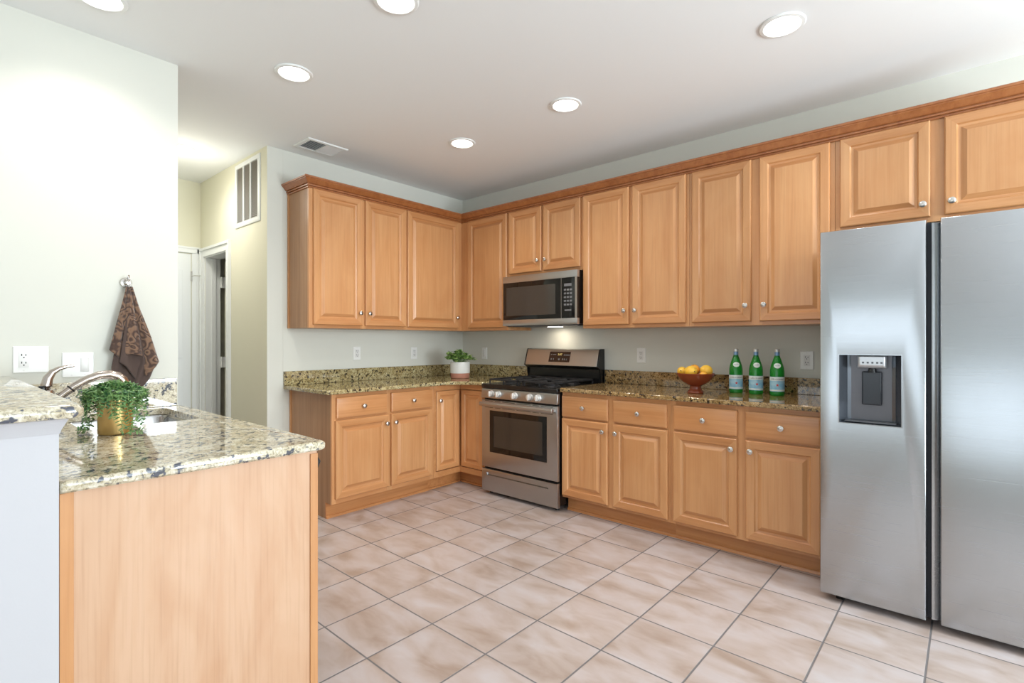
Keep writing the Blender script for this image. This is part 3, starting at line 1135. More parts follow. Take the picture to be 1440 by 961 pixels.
def flat_front(x0, x1, z0, z1, y0, y1, b=.006):
    return [(x0, x1, z0, z1, y0), (x0, x1, z0, z1, y1 + b), (x0 + b * .3, x1 - b * .3, z0 + b * .3, z1 - b * .3, y1 + b * .3), (x0 + b, x1 - b, z0 + b, z1 - b, y1)]


m = MB()
L = flat_front(.002, RW - .002, .030, .210, -.636, -.668)
L += [(.058, RW - .085, .160, .183, -.668), (.062, RW - .089, .163, .181, -.652)]
m.rects(L)
m.build('drawer', M_STEELR, rg)
m = MB()
L = flat_front(.002, RW - .002, .226, .776, -.636, -.668)
L += [(.092, RW - .097, .352, .692, -.668), (.092, RW - .097, .352, .692, -.664)]
m.rects(L, mats=[0, 0, 0, 0, 0, 0], capmat=0)
od = m.build('oven_door', M_STEELR, rg)
MB().rects([(.0925, RW - .0975, .3525, .6915, -.6645), (.0925, RW - .0975, .3525, .6915, -.6675), (.135, RW - .14, .395, .650, -.6675), (.137, RW - .142, .397, .648, -.6655)], mats=[0, 0, 0], capmat=1).build('window', [M_BLACKG, M_WINDOWG], od)
m = MB()
for x0, x1 in ((.04, .13), (.15, .21), (.23, .36), (.38, .52), (.54, .60), (.62, .73)):
    m.box(x0, x1, -.668, -.6688, .7655, .7700)
    m.box(x0, x1, -.668, -.6688, .7130, .7165)
m.build('vent_slot', M_DARK, od)
m = MB()
m.tube([(.018, -.706, .745), (RW - .018, -.706, .745)], .017, n=18, flat=[.7, .7])
m.box(.020, .042, -.668, -.706, .735, .757)
m.box(RW - .042, RW - .020, -.668, -.706, .735, .757)
m.build('handle', M_STEELR, od, bevel=.002)
# control panel, slightly sloped
m = MB()
m.polyx([(-.636, .790), (-.672, .790), (-.674, .796), (-.664, .868), (-.636, .870)], 0, RW)
cp = m.build('control_panel', M_STEELR, rg, bevel=.003)
for x in (.118, .196, .366, .520, .598):
    kb = MB().lathe([(.028, 0), (.028, .004), (.025, .006), (.024, .022), (.022, .029), (.018, .031)], axis='-y', n=24)
    kb.box(-.005, .005, -.026, -.038, -.022, .022)
    k = kb.build('knob', M_KNOBR, cp, bevel=.0015)
    k.location = (x, -.670, .828)
# cooktop
m = MB().box(0, RW, -.062, -.672, .872, .905)
ck = m.build('cooktop', M_BLACK, rg, bevel=.006, seg=3)
for bx, by, br in ((.17, -.20, .036), (.17, -.50, .045), (.383, -.35, .040), (.60, -.20, .036), (.60, -.50, .048)):
    b = MB().lathe([(br + .018, .905), (br + .014, .910), (br, .912), (br, .922), (br - .004, .926), (br - .006, .930), (.006, .931)], (bx, by, 0), n=24)
    b.build('burner', M_IRON, ck)
for gx0, gx1 in ((.045, .352), (.414, .721)):
    g = MB()
    gz0, gz1 = .932, .946
    w_ = .011
    y0, y1 = -.625, -.095
    for x in (gx0, gx1 - w_): g.box(x, x + w_, y0, y1, gz0, gz1)
    for y in (y0, y1 - w_, (y0 + y1) / 2 - w_ / 2): g.box(gx0, gx1, y, y + w_, gz0, gz1)
    xm = (gx0 + gx1) / 2
    for yc in ((y0 * .75 + y1 * .25), (y0 * .25 + y1 * .75)):
        g.box(gx0, xm - .03, yc - w_ / 2, yc + w_ / 2, gz0, gz1)
        g.box(xm + .03, gx1, yc - w_ / 2, yc + w_ / 2, gz0, gz1)
        g.box(xm - w_ / 2, xm + w_ / 2, yc + .03, yc + .12, gz0, gz1)
        g.box(xm - w_ / 2, xm + w_ / 2, yc - .12, yc - .03, gz0, gz1)
    for x in (gx0, gx1 - w_, xm - w_ / 2):
        for y in (y0, y1 - w_, (y0 + y1) / 2 - w_ / 2): g.box(x, x + w_, y, y + w_, .906, gz0)
    g.build('grate', M_IRON, ck, bevel=.002)
g = MB()
for x in (.362, .394): g.box(x, x + .010, -.62, -.10, .932, .944)
for y in (-.62, -.42, -.29, -.11): g.box(.362, .404, y, y + .010, .932, .944)
for y in (-.62, -.11):
    for x in (.362, .394): g.box(x, x + .01, y, y + .01, .906, .932)
g.build('grate', M_IRON, ck, bevel=.002)
# backguard
m = MB().box(.004, RW - .004, -.010, -.060, .905, 1.035)
m.build('back_panel', M_BLACK, rg, bevel=.002)
m = MB()
m.polyx([(-.010, 1.188), (-.010, 1.020), (-.080, 1.020), (-.118, 1.045), (-.075, 1.182), (-.066, 1.188)], .010, RW - .010)
bg = m.build('backguard', M_STEELR, rg, bevel=.004)
for x0, x1 in ((-.0, .0098), (RW - .0098, RW)):
    MB().polyx([(-.008, 1.190), (-.008, .906), (-.060, .906), (-.078, 1.018), (-.119, 1.044), (-.076, 1.184), (-.066, 1.190)], x0, x1).build('end_cap', M_BLACK, bg, bevel=.002)


def slant(x0, x1, s0, s1, off):
    """a rectangle on the sloped face; s = 0 bottom .. 1 top"""
    p0, p1 = Vector((0, -.118, 1.045)), Vector((0, -.075, 1.182))
    n = Vector((0, -(p1.z - p0.z), (p1.y - p0.y))).normalized()
    a = p0.lerp(p1, s0) + n * off
    b_ = p0.lerp(p1, s1) + n * off
    return [(x0, a.y, a.z), (x1, a.y, a.z), (x1, b_.y, b_.z), (x0, b_.y, b_.z)]


m = MB().loft([slant(.268, .488, .22, .86, -.001), slant(.268, .488, .22, .86, .0015)])
dp = m.build('display', plain('brown_black_display', srgb(36, 22, 20), .12), bg)
m = MB()
for i, x in enumerate((.285, .305, .318, .330)): m.loft([slant(x, x + .010, .66, .70, .0016), slant(x, x + .010, .66, .70, .0020)])
for x in (.290, .314, .368, .376, .410, .430, .452): m.loft([slant(x, x + .009, .34, .44, .0016), slant(x, x + .009, .34, .44, .0020)])
for x in (.422, .440, .456, .470): m.loft([slant(x, x + .009, .62, .70, .0016), slant(x, x + .009, .62, .70, .0020)])
m.build('key_marks', M_KEY, dp)


def text_mesh(txt, size, extrude=.0002, align='CENTER', spacing=1.0):
    cu = bpy.data.curves.new('txt', 'FONT')
    cu.body = txt
    cu.size = size
    cu.extrude = extrude
    cu.align_x = align
    cu.space_character = spacing
    cu.resolution_u = 2
    ob = bpy.data.objects.new('txt', cu)
    COL.objects.link(ob)
    bpy.context.view_layer.update()
    dg = bpy.context.evaluated_depsgraph_get()
    me = bpy.data.meshes.new_from_object(ob.evaluated_get(dg))
    bpy.data.objects.remove(ob)
    return me


me = text_mesh('3:07', .026)
me.materials.clear()
me.materials.append(M_DISP)
to = bpy.data.objects.new('clock_digits', me)
COL.objects.link(to)
to.parent = dp
tilt = math.atan2(.137, .043)
to.rotation_euler = (tilt, 0, 0)
to.location = (.380, -.0930, 1.132)

# ------------------------------------------------------------------ microwave
mw = thing('microwave', 'stainless over-the-range microwave mounted above the stove', 'microwave', (.930, 0, 0))
MW = .766
MB().box(.003, MW - .003, -.004, -.368, 1.392, 1.808).build('body', M_BLACK, mw, bevel=.003)
m = MB().rects(flat_front(0, MW, 1.388, 1.806, -.369, -.402, .004), cap1=True)
md = m.build('door', M_BLACKG, mw)
m = MB()
m.rects(flat_front(-.0015, MW + .0015, 1.752, 1.8075, -.370, -.4045, .003))
m.build('trim_band', M_STEELR, md)
m = MB()
m.rects(flat_front(-.0015, MW + .0015, 1.3865, 1.436, -.370, -.4045, .003))
m.build('trim_band', M_STEELR, md)
MB().rects([(.04, .560, 1.470, 1.712, -.4021), (.04, .560, 1.470, 1.712, -.4027)]).build('window', plain('microwave_mesh_window', srgb(62, 58, 54), .12), md)
MB().box(.6165, .6195, -.4022, -.4045, 1.437, 1.751).build('panel_seam', M_STEELR, md)
MB().box(MW - .018, MW + .001, -.4022, -.4042, 1.437, 1.751).build('edge_strip', M_STEELR, md)
m = MB()
m.box(.645, .715, -.4022, -.4030, 1.684, 1.706)
for r_ in range(5):
    for c_ in range(3):
        m.box(.643 + c_ * .028, .663 + c_ * .028, -.4022, -.4028, 1.650 - r_ * .029, 1.664 - r_ * .029)
m.box(.650, .712, -.4022, -.4028, 1.492, 1.502)
m.build('keypad', M_KEY, md)
m = MB()
m.box(.06, MW - .06, -.06, -.34, 1.378, 1.392)
m.box(.02, MW - .02, -.345, -.365, 1.380, 1.392)
m.build('underside', M_GREYP, mw, bevel=.002)
MB().box(.30, .42, -.10, -.16, 1.3755, 1.3785).build('cooktop_lamp', M_LAMP, mw)
area('microwave_lamp', (.930 + .36, -.13, 1.373), (0, 0, 0), .11, .05, .5, (1.0, .84, .62))

# ------------------------------------------------------------------ refrigerator
fr = thing('refrigerator', 'tall stainless side-by-side refrigerator with ice and water dispenser', 'refrigerator', (3.396, 0, 0))
FW = .914
MB().box(.006, FW - .006, -.03, -.735, .030, 1.770).build('body', M_FSIDE, fr, bevel=.004)
MB().box(.02, FW - .02, -.60, -.72, .010, .0295).build('toe_grille', M_BLACK, fr)
for x in (.075, FW - .075):
    m = MB().lathe([(.022, -.014), (.024, -.010), (.024, .010), (.022, .014)], (x, -.775, .024), 'x', n=16)
    m.box(x - .035, x + .035, -.735, -.79, .026, .034)
    m.build('roller', M_BLACK, fr)
FZ0, FZ1 = .036, 1.783
yf = -.838


def slab(x0, x1, z0, z1, yb, yfr, rt=.016):
    L = [(x0, x1, z0, z1, yb)]
    for k in range(6):
        a = k / 5 * PI / 2
        i = rt * (1 - math.cos(a)) * .35
        L.append((x0 + i, x1 - i, z0 + i * .5, z1 - i, yfr + rt * (1 - math.sin(a))))
    return L


L = slab(0.0, .404, FZ0, FZ1, -.745, yf)
hx0, hx1, hz0, hz1 = .080, .318, .868, 1.190
L += [(hx0 - .003, hx1 + .003, hz0 - .003, hz1 + .003, yf), (hx0, hx1, hz0, hz1, yf + .001), (hx0, hx1, hz0, hz1, yf + .070)]
m = MB().rects(L)
fd = m.build('freezer_door', M_STEEL, fr, angle=40)
# dispenser
m = MB()
m.rects([(hx0 - .003, hx1 + .003, hz0 - .003, hz1 + .003, yf - .0005), (hx0 - .003, hx1 + .003, hz0 - .003, hz1 + .003, yf - .0025), (hx0 + .001, hx1 - .001, hz0 + .001, hz1 - .001, yf - .0025),
         (hx0 + .002, hx1 - .002, hz0 + .002, hz1 - .002, yf + .001)], cap0=False, cap1=False)
m.build('dispenser_rim', M_STEEL, fd)
m = MB()
m.rects([(hx0 + .001, hx1 - .001, hz0 + .001, hz1 - .001, yf + .001), (hx0 + .026, hx1 - .026, hz0 + .010, hz1 - .002, yf + .060), (hx0 + .040, hx1 - .040, hz0 + .014, hz1 - .004, yf + .066)], cap0=False, cap1=True, mats=[0, 0], capmat=1)
dsp = m.build('dispenser', [plain('dispenser_dark_metal', srgb(120, 126, 134), .25, .8), plain('dispenser_back', srgb(108, 108, 112), .35, .6)], fd, angle=20, fix=False)
m = MB()
m.rects([(.150, .262, 1.128, 1.186, yf + .055), (.150, .262, 1.128, 1.186, yf + .020), (.158, .254, 1.140, 1.184, yf + .008)])
m.build('control_pod', plain('pod_silver', srgb(196, 198, 200), .3, .7), dsp, bevel=.004)
m = MB()
for x in (.170, .188, .206, .224, .240): m.box(x, x + .008, yf + .0070, yf + .0079, 1.150, 1.158)
m.build('button_marks', M_GREYP, dsp)
m = MB().box(.165, .242, yf + .040, yf + .052, .955, 1.112)
m.build('paddle', plain('paddle_dark', srgb(44, 48, 54), .2), dsp, bevel=.008, seg=3)
m = MB().lathe([(.018, 0), (.014, .02)], (.206, yf + .038, 1.108), n=16)
m.build('spout', M_BLACK, dsp)
m = MB()
m.box(hx0 + .02, hx1 - .02, yf + .008, yf + .058, hz0 + .006, hz0 + .012)
m.build('drip_tray', M_GREYP, dsp, bevel=.002)
# handle pocket and fridge door
MB().box(.4045, .4175, -.745, -.790, FZ0, FZ1 - .008).build('door_gasket', plain('gasket_dark', srgb(34, 38, 46), .5), fr)
m = MB().rects(slab(.450, FW, FZ0, FZ1, -.745, yf - .006))
fd2 = m.build('fridge_door', M_STEEL, fr, angle=40)
m = MB()
m.poly([(.418, -.745), (.418, -.812), (.421, -.818), (.435, -.815), (.452, -.800), (.452, -.745)], FZ0 + .006, FZ1 - .014)
m.build('handle_pocket', M_STEEL, fd2, angle=50)
for x in (.03, FW - .12):
    MB().box(x, x + .09, -.66, -.80, 1.7835 if False else 1.7705, 1.7825).build('hinge_cover', M_FSIDE, fr, bevel=.003)

# ------------------------------------------------------------------ electrical plates, vents, lights


def plate(name, label, loc, rotz, w, h, kind, group=None):
    """faces -Y in local space; kind: list of (x centre, 'outlet'/'switch'/'blank')"""
    t = thing(name, label, 'outlet' if name == 'outlet' else 'switch', loc, rotz, group)
    MB().rects([(-w / 2, w / 2, -h / 2, h / 2, 0), (-w / 2, w / 2, -h / 2, h / 2, -.003), (-w / 2 + .003, w / 2 - .003, -h / 2 + .003, h / 2 - .003, -.006)]).build('cover_plate', M_WHITE, t)
    for x, k in kind:
        if k == 'outlet':
            ins = MB().rects([(x - .017, x + .017, -.034, .034, -.006), (x - .017, x + .017, -.034, .034, -.0085), (x - .015, x + .015, -.032, .032, -.009)]).build('receptacle', M_PLATE2, t)
            s = MB()
            for z in (.017, -.017):
                s.box(x - .0085, x - .0055, -.0088, -.0094, z, z + .009)
                s.box(x + .0050, x + .0080, -.0088, -.0094, z, z + .008)
                s.lathe([(.0028, .0088), (.0028, .0094)], (x, 0, z - .007), '-y', n=10)
            s.build('slot', M_DARK, ins)
        elif k == 'switch':
            MB().rects([(x - .016, x + .016, -.033, .033, -.006), (x - .016, x + .016, -.033, .033, -.008), (x - .013, x + .013, -.030, .030, -.010)]).build('rocker', M_PLATE2, t)
        for z in (.048, -.048): MB().lathe([(.003, .0058), (.003, .0066)], (x, 0, z), '-y', n=10).build('screw', M_PLATE2, t)
    return t


WR = R(90)
plate('outlet', 'white outlet plate on the left wall, left of the two above the L-shaped worktop', (0.0005, -1.252, 1.150), WR, .072, .115, [(0, 'outlet')], 'wall plates')
plate('outlet', 'white outlet plate on the left wall nearest the potted herb', (0.0005, -.637, 1.142), WR, .072, .115, [(0, 'outlet')], 'wall plates')
plate('light_switch', 'narrow white switch plate between the potted herb and the range', (.318, -.0005, 1.134), 0, .072, .118, [(0, 'switch')], 'wall plates')
plate('outlet', 'white outlet plate between the range and the fruit bowl', (2.030, -.0005, 1.142), 0, .074, .116, [(0, 'outlet')], 'wall plates')
plate('outlet', 'white outlet plate just left of the refrigerator', (3.178, -.0005, 1.131), 0, .076, .118, [(0, 'outlet')], 'wall plates')
plate('outlet', 'large double white outlet plate on the left wall above the raised bar', (.7705, -3.383, 1.171), WR, .118, .118, [(-.024, 'outlet')], 'wall plates')
plate('light_switch', 'wide white switch plate on the wall behind the faucet lever', (.7705, -3.220, 1.142), WR, .116, .116, [(-.024, 'blank'), (.024, 'switch')], 'wall plates')

# return-air grille on the hall wall
vg = thing('return_air_grille', 'tall white return-air grille on the hall wall', 'vent', (-.345, -2.0105, 2.435))
vw, vh = .470, .515
m = MB()
m.rects([(-vw / 2, vw / 2, -vh / 2, vh / 2, 0), (-vw / 2, vw / 2, -vh / 2, vh / 2, -.006), (-vw / 2 + .006, vw / 2 - .006, -vh / 2 + .006, vh / 2 - .006, -.010),
         (-vw / 2 + .035, vw / 2 - .035, -vh / 2 + .035, vh / 2 - .035, -.010), (-vw / 2 + .036, vw / 2 - .036, -vh / 2 + .036, vh / 2 - .036, -.002)], capmat=1)
m.build('frame', [M_TRIM, M_VENTDARK], vg)
m = MB()
for i in range(1, 3):
    x = -vw / 2 + .035 + (vw - .07) * i / 3
    m.box(x - .008, x + .008, -.0025, -.0098, -vh / 2 + .034, vh / 2 - .034)
m.build('divider', M_TRIM, vg)
m = MB()
nl = 34
for i in range(nl):
    z = -vh / 2 + .040 + (vh - .085) * i / (nl - 1)
    m.polyx([(-.003, z + .0035), (-.0045, z + .0035), (-.0092, z - .0015), (-.0078, z - .0015)], -vw / 2 + .034, vw / 2 - .034)
m.build('louvers', M_TRIM, vg, smooth=False)

# supply register in the ceiling
cvt = thing('ceiling_register', 'white two-way supply register in the ceiling above the left cabinets', 'vent', (.272, -1.725, HC - .0005))
m = MB()
x0, x1, y0, y1 = -.115, .115, -.160, .160


def hr(i, z): return [(x0 + i, y0 + i, z), (x1 - i, y0 + i, z), (x1 - i, y1 - i, z), (x0 + i, y1 - i, z)]


m.loft([hr(0, 0), hr(0, -.004), hr(.006, -.009), hr(.028, -.009), hr(.029, -.001)], capmat=1)
m.build('frame', [M_TRIM, M_DARK], cvt)
m = MB()
m.box(x0 + .028, x1 - .028, -.006, .006, -.009, -.001)
for i in range(9):
    x = x0 + .035 + i * .0195
    m.loft([[(x, y0 + .028, -.002), (x + .002, y0 + .028, -.002), (x + .002, -.006, -.002), (x, -.006, -.002)], [(x + .008, y0 + .028, -.0085), (x + .0095, y0 + .028, -.0085), (x + .0095, -.006, -.0085), (x + .008, -.006, -.0085)]])
    m.loft([[(x + .008, .006, -.002), (x + .010, .006, -.002), (x + .010, y1 - .028, -.002), (x + .008, y1 - .028, -.002)], [(x - .004, .006, -.0085), (x - .0025, .006, -.0085), (x - .0025, y1 - .028, -.0085), (x - .004, y1 - .028, -.0085)]])
m.build('louvers', M_TRIM, cvt, smooth=False)

LIGHTS = [(1.138, -1.084, 'recessed ceiling light nearest the far corner of the kitchen'),
          (2.068, -1.086, 'recessed ceiling light in front of the microwave, middle of the far row'),
          (3.288, -1.084, 'recessed ceiling light near the refrigerator at the upper right'),
          (1.165, -2.370, 'recessed ceiling light between the partition wall and the ceiling register'),
          (2.079, -2.365, 'recessed ceiling light cut by the top edge near the middle'),
          (1.141, -3.205, 'recessed ceiling light at the top left, close to the partition wall')]
proto = None
LAMP_W = 5.0
for x, y, lab in LIGHTS:
    if proto is None:
        t = thing('recessed_light', lab, 'ceiling light', (x, y, HC - .0005), 0, 'recessed ceiling lights')
        MB().lathe([(.098, 0), (.098, -.003), (.094, -.007), (.080, -.009), (.074, -.004), (.073, -.001)], n=40, cap1=False).build('trim_ring', M_TRIM, t)
        MB().lathe([(.0735, -.0012), (.0735, -.0035), (.06, -.005), (.02, -.006)], n=40).build('lens', M_LAMP, t)
        proto = t
    else:
        t = copy_tree(proto)
        t.location = (x, y, HC - .0005)
        t['label'] = lab
    l = bpy.data.lights.new('downlight', 'SPOT')
    l.energy = LAMP_W * 4.5
    l.spot_size = R(140)
    l.spot_blend = .9
    l.shadow_soft_size = .06
    l.color = (1.0, .95, .89)
    lo = bpy.data.objects.new('downlight', l)
    lo.location = (x, y, HC - .03)
    COL.objects.link(lo)
hl = copy_tree(proto)
hl.location = (-.55, -2.42, HC - .0005)
hl['label'] = 'recessed ceiling light in the hall, hidden behind the partition wall'
l = bpy.data.lights.new('hall_light', 'POINT')
l.energy = 3.5
l.shadow_soft_size = .12
l.color = (1.0, .95, .82)
lo = bpy.data.objects.new('hall_light', l)
lo.location = (-.55, -2.42, HC - .25)
COL.objects.link(lo)
l = bpy.data.lights.new('hall_downlight', 'SPOT')
l.energy = 30
l.spot_size = R(165)
l.spot_blend = 1.0
l.shadow_soft_size = .07
l.color = (1.0, .97, .90)
lo = bpy.data.objects.new('hall_downlight', l)
lo.location = (-.55, -2.42, HC - .03)
COL.objects.link(lo)

# ------------------------------------------------------------------ towel and hook
hk = thing('towel_hook', 'round chrome wall hook holding the brown towel', 'hook', (.7705, -3.037, 1.545), WR)
MB().lathe([(.026, 0), (.026, .004), (.022, .010), (.012, .012), (.009, .040)], axis='-y', n=28).build('rose', M_CHROME, hk)
MB().tube([(0, -.036, -.006), (0, -.046, .000), (0, -.050, .014), (0, -.050, .034)], [.007, .007, .006, .0055], n=12).lathe([(.004, .03), (.012, .032), (.013, .042), (.008, .048)], (0, -.004, -.004), '-y', n=16).build('prong', M_CHROME, hk)

tw = thing('hand_towel', 'brown scroll-patterned hand towel hanging from the chrome hook', 'towel', (.7705, -3.030, 0))


def interp(tab, s):
    for (a, va), (b_, vb) in zip(tab[:-1], tab[1:]):
        if s <= b_: return va + (vb - va) * (s - a) / (b_ - a)
    return tab[-1][1]


def cloth(bottom, left, right, depth, ztop=1.524, ns=72, nt=44, th=.004):
    """left/right: edge y by distance below the hook; bottom: z by s; depth(s,t): distance from the wall"""
    m = MB()
    for j in range(nt + 1):
        for i in range(ns + 1):
            s = i / ns
            zb = interp(bottom, s)
            t = j / nt
            z = ztop + (zb - ztop) * t
            yl, yr = interp(left, ztop - z), interp(right, ztop - z)
            m.v.append((depth(s, ztop - z), yl + (yr - yl) * s, z))
    for j in range(nt):
        for i in range(ns):
            a = j * (ns + 1) + i
            m.quad((a, a + 1, a + ns + 2, a + ns + 1))
    return m


def fold(s):
    # ridges of the three gathered folds, valleys at .24 and .68
    if s < .25: return .55 * math.sin(PI * s / .25)
    if s < .70: return 1.0 * math.sin(PI * (s - .25) / .45) ** .7
    return .6 * math.sin(PI * (s - .70) / .30)


Lf = [(0, -.014), (.10, -.036), (.32, -.085), (.5, -.11)]
Rt = [(0, .012), (.10, .038), (.25, .088), (.38, .124), (.5, .13)]
m = cloth([(0, 1.212), (.12, 1.190), (.235, 1.172), (.26, 1.184), (.45, 1.192), (.69, 1.180), (.71, 1.075), (.80, 1.098), (1.0, 1.150)], Lf, Rt,
          lambda s, d: .042 + .010 * min(1, d / .1) + fold(s) * (.006 + .055 * min(d, .4)) + .0015 * math.sin(40 * s + 25 * d))
o = m.build('front_fold', M_TOWEL, tw, angle=80)
sm = o.modifiers.new('solid', 'SOLIDIFY')
sm.thickness = .004
L2 = [(0, -.010), (.25, -.05), (.40, -.074), (.56, -.060)]
R2 = [(0, .008), (.25, .07), (.38, .112), (.46, .085), (.56, .045)]
m = cloth([(0, 1.055), (.25, 1.024), (.5, .994), (.68, .982), (.85, 1.02), (1, 1.060)], L2, R2,
          lambda s, d: .034 + .010 * min(1, d / .1) + .008 * math.sin(s * 9 + 1) * min(1, d / .3) + .004 * math.sin(s * 23 + d * 12))
o = m.build('back_fold', M_TOWEL2, tw, angle=80)
sm = o.modifiers.new('solid', 'SOLIDIFY')
sm.thickness = .004
m = cloth([(0, 1.150), (.3, 1.128), (.75, 1.062), (.88, 1.085), (1, 1.150)], [(0, -.006), (.3, -.045), (.5, -.05)], [(0, .006), (.3, .050), (.5, .052)],
          lambda s, d: .046 + .012 * min(1, d / .1) + .012 * math.sin(s * 5 + .5) * min(1, d / .3), ztop=1.45)
o = m.build('inner_fold', M_TOWEL2, tw, angle=80)
sm = o.modifiers.new('solid', 'SOLIDIFY')
sm.thickness = .004

# ------------------------------------------------------------------ plants


def leaf(m, p, d, up, ln, w, th=0.0, mat=0, curl=0.0):
    """a pointed oval leaf from p along d"""
    d = d.normalized()
    side = d.cross(up)
    if side.length < 1e-4: side = d.cross(Vector((1, 0, 0)))
    side.normalize()
    nrm = side.cross(d).normalized()
    b = len(m.v)
    prof = [(0, .12), (.25, .8), (.55, 1.0), (.82, .62)]
    for t, ww in prof:
        c = p + d * (ln * t) + nrm * (curl * ln * math.sin(t * PI))
        m.v.append(tuple(c + side * (w * ww / 2)))
        m.v.append(tuple(c + nrm * th * ww))
        m.v.append(tuple(c - side * (w * ww / 2)))
        m.v.append(tuple(c - nrm * th * ww * .6 - nrm * w * .05))
    m.v.append(tuple(p + d * ln))
    n = len(prof)
    for i in range(n - 1):
        for k in range(4):
            k2 = (k + 1) % 4
            m.quad((b + i * 4 + k, b + i * 4 + k2, b + (i + 1) * 4 + k2, b + (i + 1) * 4 + k), mat)
    for k in range(4):
        m.quad((b + (n - 1) * 4 + k, b + (n - 1) * 4 + (k + 1) % 4, b + n * 4), mat)


def rv(s=1.0): return Vector((random.uniform(-s, s), random.uniform(-s, s), random.uniform(-s, s)))


# trailing succulent in a brass pot, on the peninsula
sx, sy = 1.566, -3.236
su = thing('potted_succulent', 'trailing green succulent in a brushed gold pot on the peninsula worktop', 'plant', (sx, sy, CT1 + .0005))
m = MB().lathe([(.048, 0), (.051, .002), (.052, .006), (.0535, .130), (.0515, .1305), (.0510, .120), (.0510, .112)], n=48, cap1=True)
m.build('pot', M_BRASS, su)
MB().lathe([(.0502, .1125), (.0502, .118), (.03, .121)], n=24).build('soil', M_SOIL, su)
stm = MB()
lf = MB()
strands = []
random.seed(11)
for i in range(64):
    a = 2 * PI * i / 64 + random.uniform(-.08, .08)
    ln = random.choice([.02, .03, .035, .05, .06, .075])
    strands.append((a, ln, random.uniform(.0, .045)))
# long ones hanging at the side toward the bar and at the side toward the sink, as seen from the kitchen
ax = math.atan2(-.66, -.755)
for da, ln in ((-.35, .09), (.05, .16), (.25, .17), (.42, .15), (.75, .09), (1.0, .10), (1.2, .055), (1.9, .05)): strands.append((ax + da, ln, .026))
for da, ln in ((PI - .75, .14), (PI - .5, .16), (PI - .3, .165), (PI - .1, .13), (PI + .2, .10), (PI - 1.0, .09)): strands.append((ax + da, ln, .036))
for a, hang, reach in strands:
    pts = []
    r_in = .030
    top = .150 + random.uniform(-.012, .016)
    rr = .070 + reach * .62
    for k in range(5):
        t = k / 4
        r_ = r_in + (rr - r_in) * t
        z = .118 + (top - .118) * math.sin(PI * .62 * t) * 1.05
        pts.append(Vector((r_ * math.cos(a), r_ * math.sin(a), z)))
    z = pts[-1].z
    nd = max(1, int(hang / .012))
    w1, w2 = random.uniform(0, 6), random.uniform(0, 6)
    for k in range(1, nd + 1):
        zz = max(z - hang * k / nd, .016)
        r2 = rr + .006 * math.sin(w1 + k) + .004 * k / nd + max(0, hang * k / nd - (z - .016))
        aa = a + .05 * math.sin(w2 + k * .8)
        pts.append(Vector((r2 * math.cos(aa), r2 * math.sin(aa), zz)))
    stm.tube(pts, .0011, n=5)
    # leaf pairs along the stem
    for p0, p1 in zip(pts[:-1], pts[1:]):
        seg = (p1 - p0)
        n_ = max(1, int(seg.length / .0072))
        for q in range(n_):
            p = p0 + seg * (q / n_)
            t = seg.normalized()
            for sgn in (-1, 1):
                out = Vector((math.cos(a), math.sin(a), 0))
                sd_ = t.cross(out)
                if sd_.length < .1: sd_ = Vector((-math.sin(a), math.cos(a), 0))
                sd_.normalize()
                dd_ = (sd_ * sgn + t * .45 + out * random.uniform(-.2, .5) + rv(.35)).normalized()
                leaf(lf, p, dd_, Vector((0, 0, 1)) + out * .4 + rv(.3), random.uniform(.015, .020), random.uniform(.0066, .0086), .0022)
# crown of short rosettes
for i in range(280):
    a = random.uniform(0, 2 * PI)
    r_ = .094 * math.sqrt(random.random())
    z = .135 + .046 * (1 - (r_ / .098) ** 2) + random.uniform(-.012, .008)
    p = Vector((r_ * math.cos(a), r_ * math.sin(a), z))
    for k in range(4):
        d = (Vector((math.cos(a + k * 1.57), math.sin(a + k * 1.57), random.uniform(.2, .9))) + rv(.3)).normalized()
        leaf(lf, p, d, Vector((0, 0, 1)) + rv(.3), random.uniform(.015, .021), random.uniform(.0068, .0088), .0022)
lf.v = [(x, y, max(z, .0015)) for x, y, z in lf.v]
lf.build('leaves', M_SUCC, su, fix=False, angle=60)
stm.build('stems', M_SUCC2, su, fix=False)

# herb in a two-tone pot in the corner
hp_ = thing('potted_herb', 'small bushy green plant in a white and terracotta pot in the far corner', 'plant', (.440, -.450, CT1 + .0005))
MB().lathe([(.080, 0), (.084, .003), (.086, .010), (.088, .047)], n=40).build('pot_base', M_TERRA, hp_)
MB().lathe([(.0882, .0475), (.090, .052), (.091, .148), (.089, .150), (.086, .148), (.085, .135)], n=40).build('pot', M_GLAZE, hp_)
MB().lathe([(.0845, .1355), (.0845, .140), (.03, .144)], n=20).build('soil', M_SOIL, hp_)
lf = MB()
st_ = MB()
random.seed(5)
for i in range(76):
    a = random.uniform(0, 2 * PI)
    rb = random.uniform(0, .05)
    base = Vector((rb * math.cos(a), rb * math.sin(a), .140))
    ro = random.uniform(.02, .150)
    h = .256 - ro * .66 + random.uniform(-.02, .02)
    if i % 9 == 0: h += .03
    tip = Vector((ro * math.cos(a), ro * math.sin(a), h))
    mid = (base + tip) / 2 + Vector((0, 0, .02))
    st_.tube([base, mid, tip], [.002, .0016, .001], n=5)
    for t in (.45, .65, .82, 1.0):
        p = base.lerp(mid, t * 2) if t < .5 else mid.lerp(tip, t * 2 - 1)
        for k in range(4):
            aa = random.uniform(0, 2 * PI)
            d = Vector((math.cos(aa), math.sin(aa), random.uniform(-.1, .8)))
            leaf(lf, p, d, Vector((0, 0, 1)) + rv(.4), random.uniform(.022, .034), random.uniform(.014, .021), .001, curl=.12)
lf.build('leaves', M_HERB, hp_, fix=False, angle=60)
st_.build('stems', M_SUCC2, hp_, fix=False)

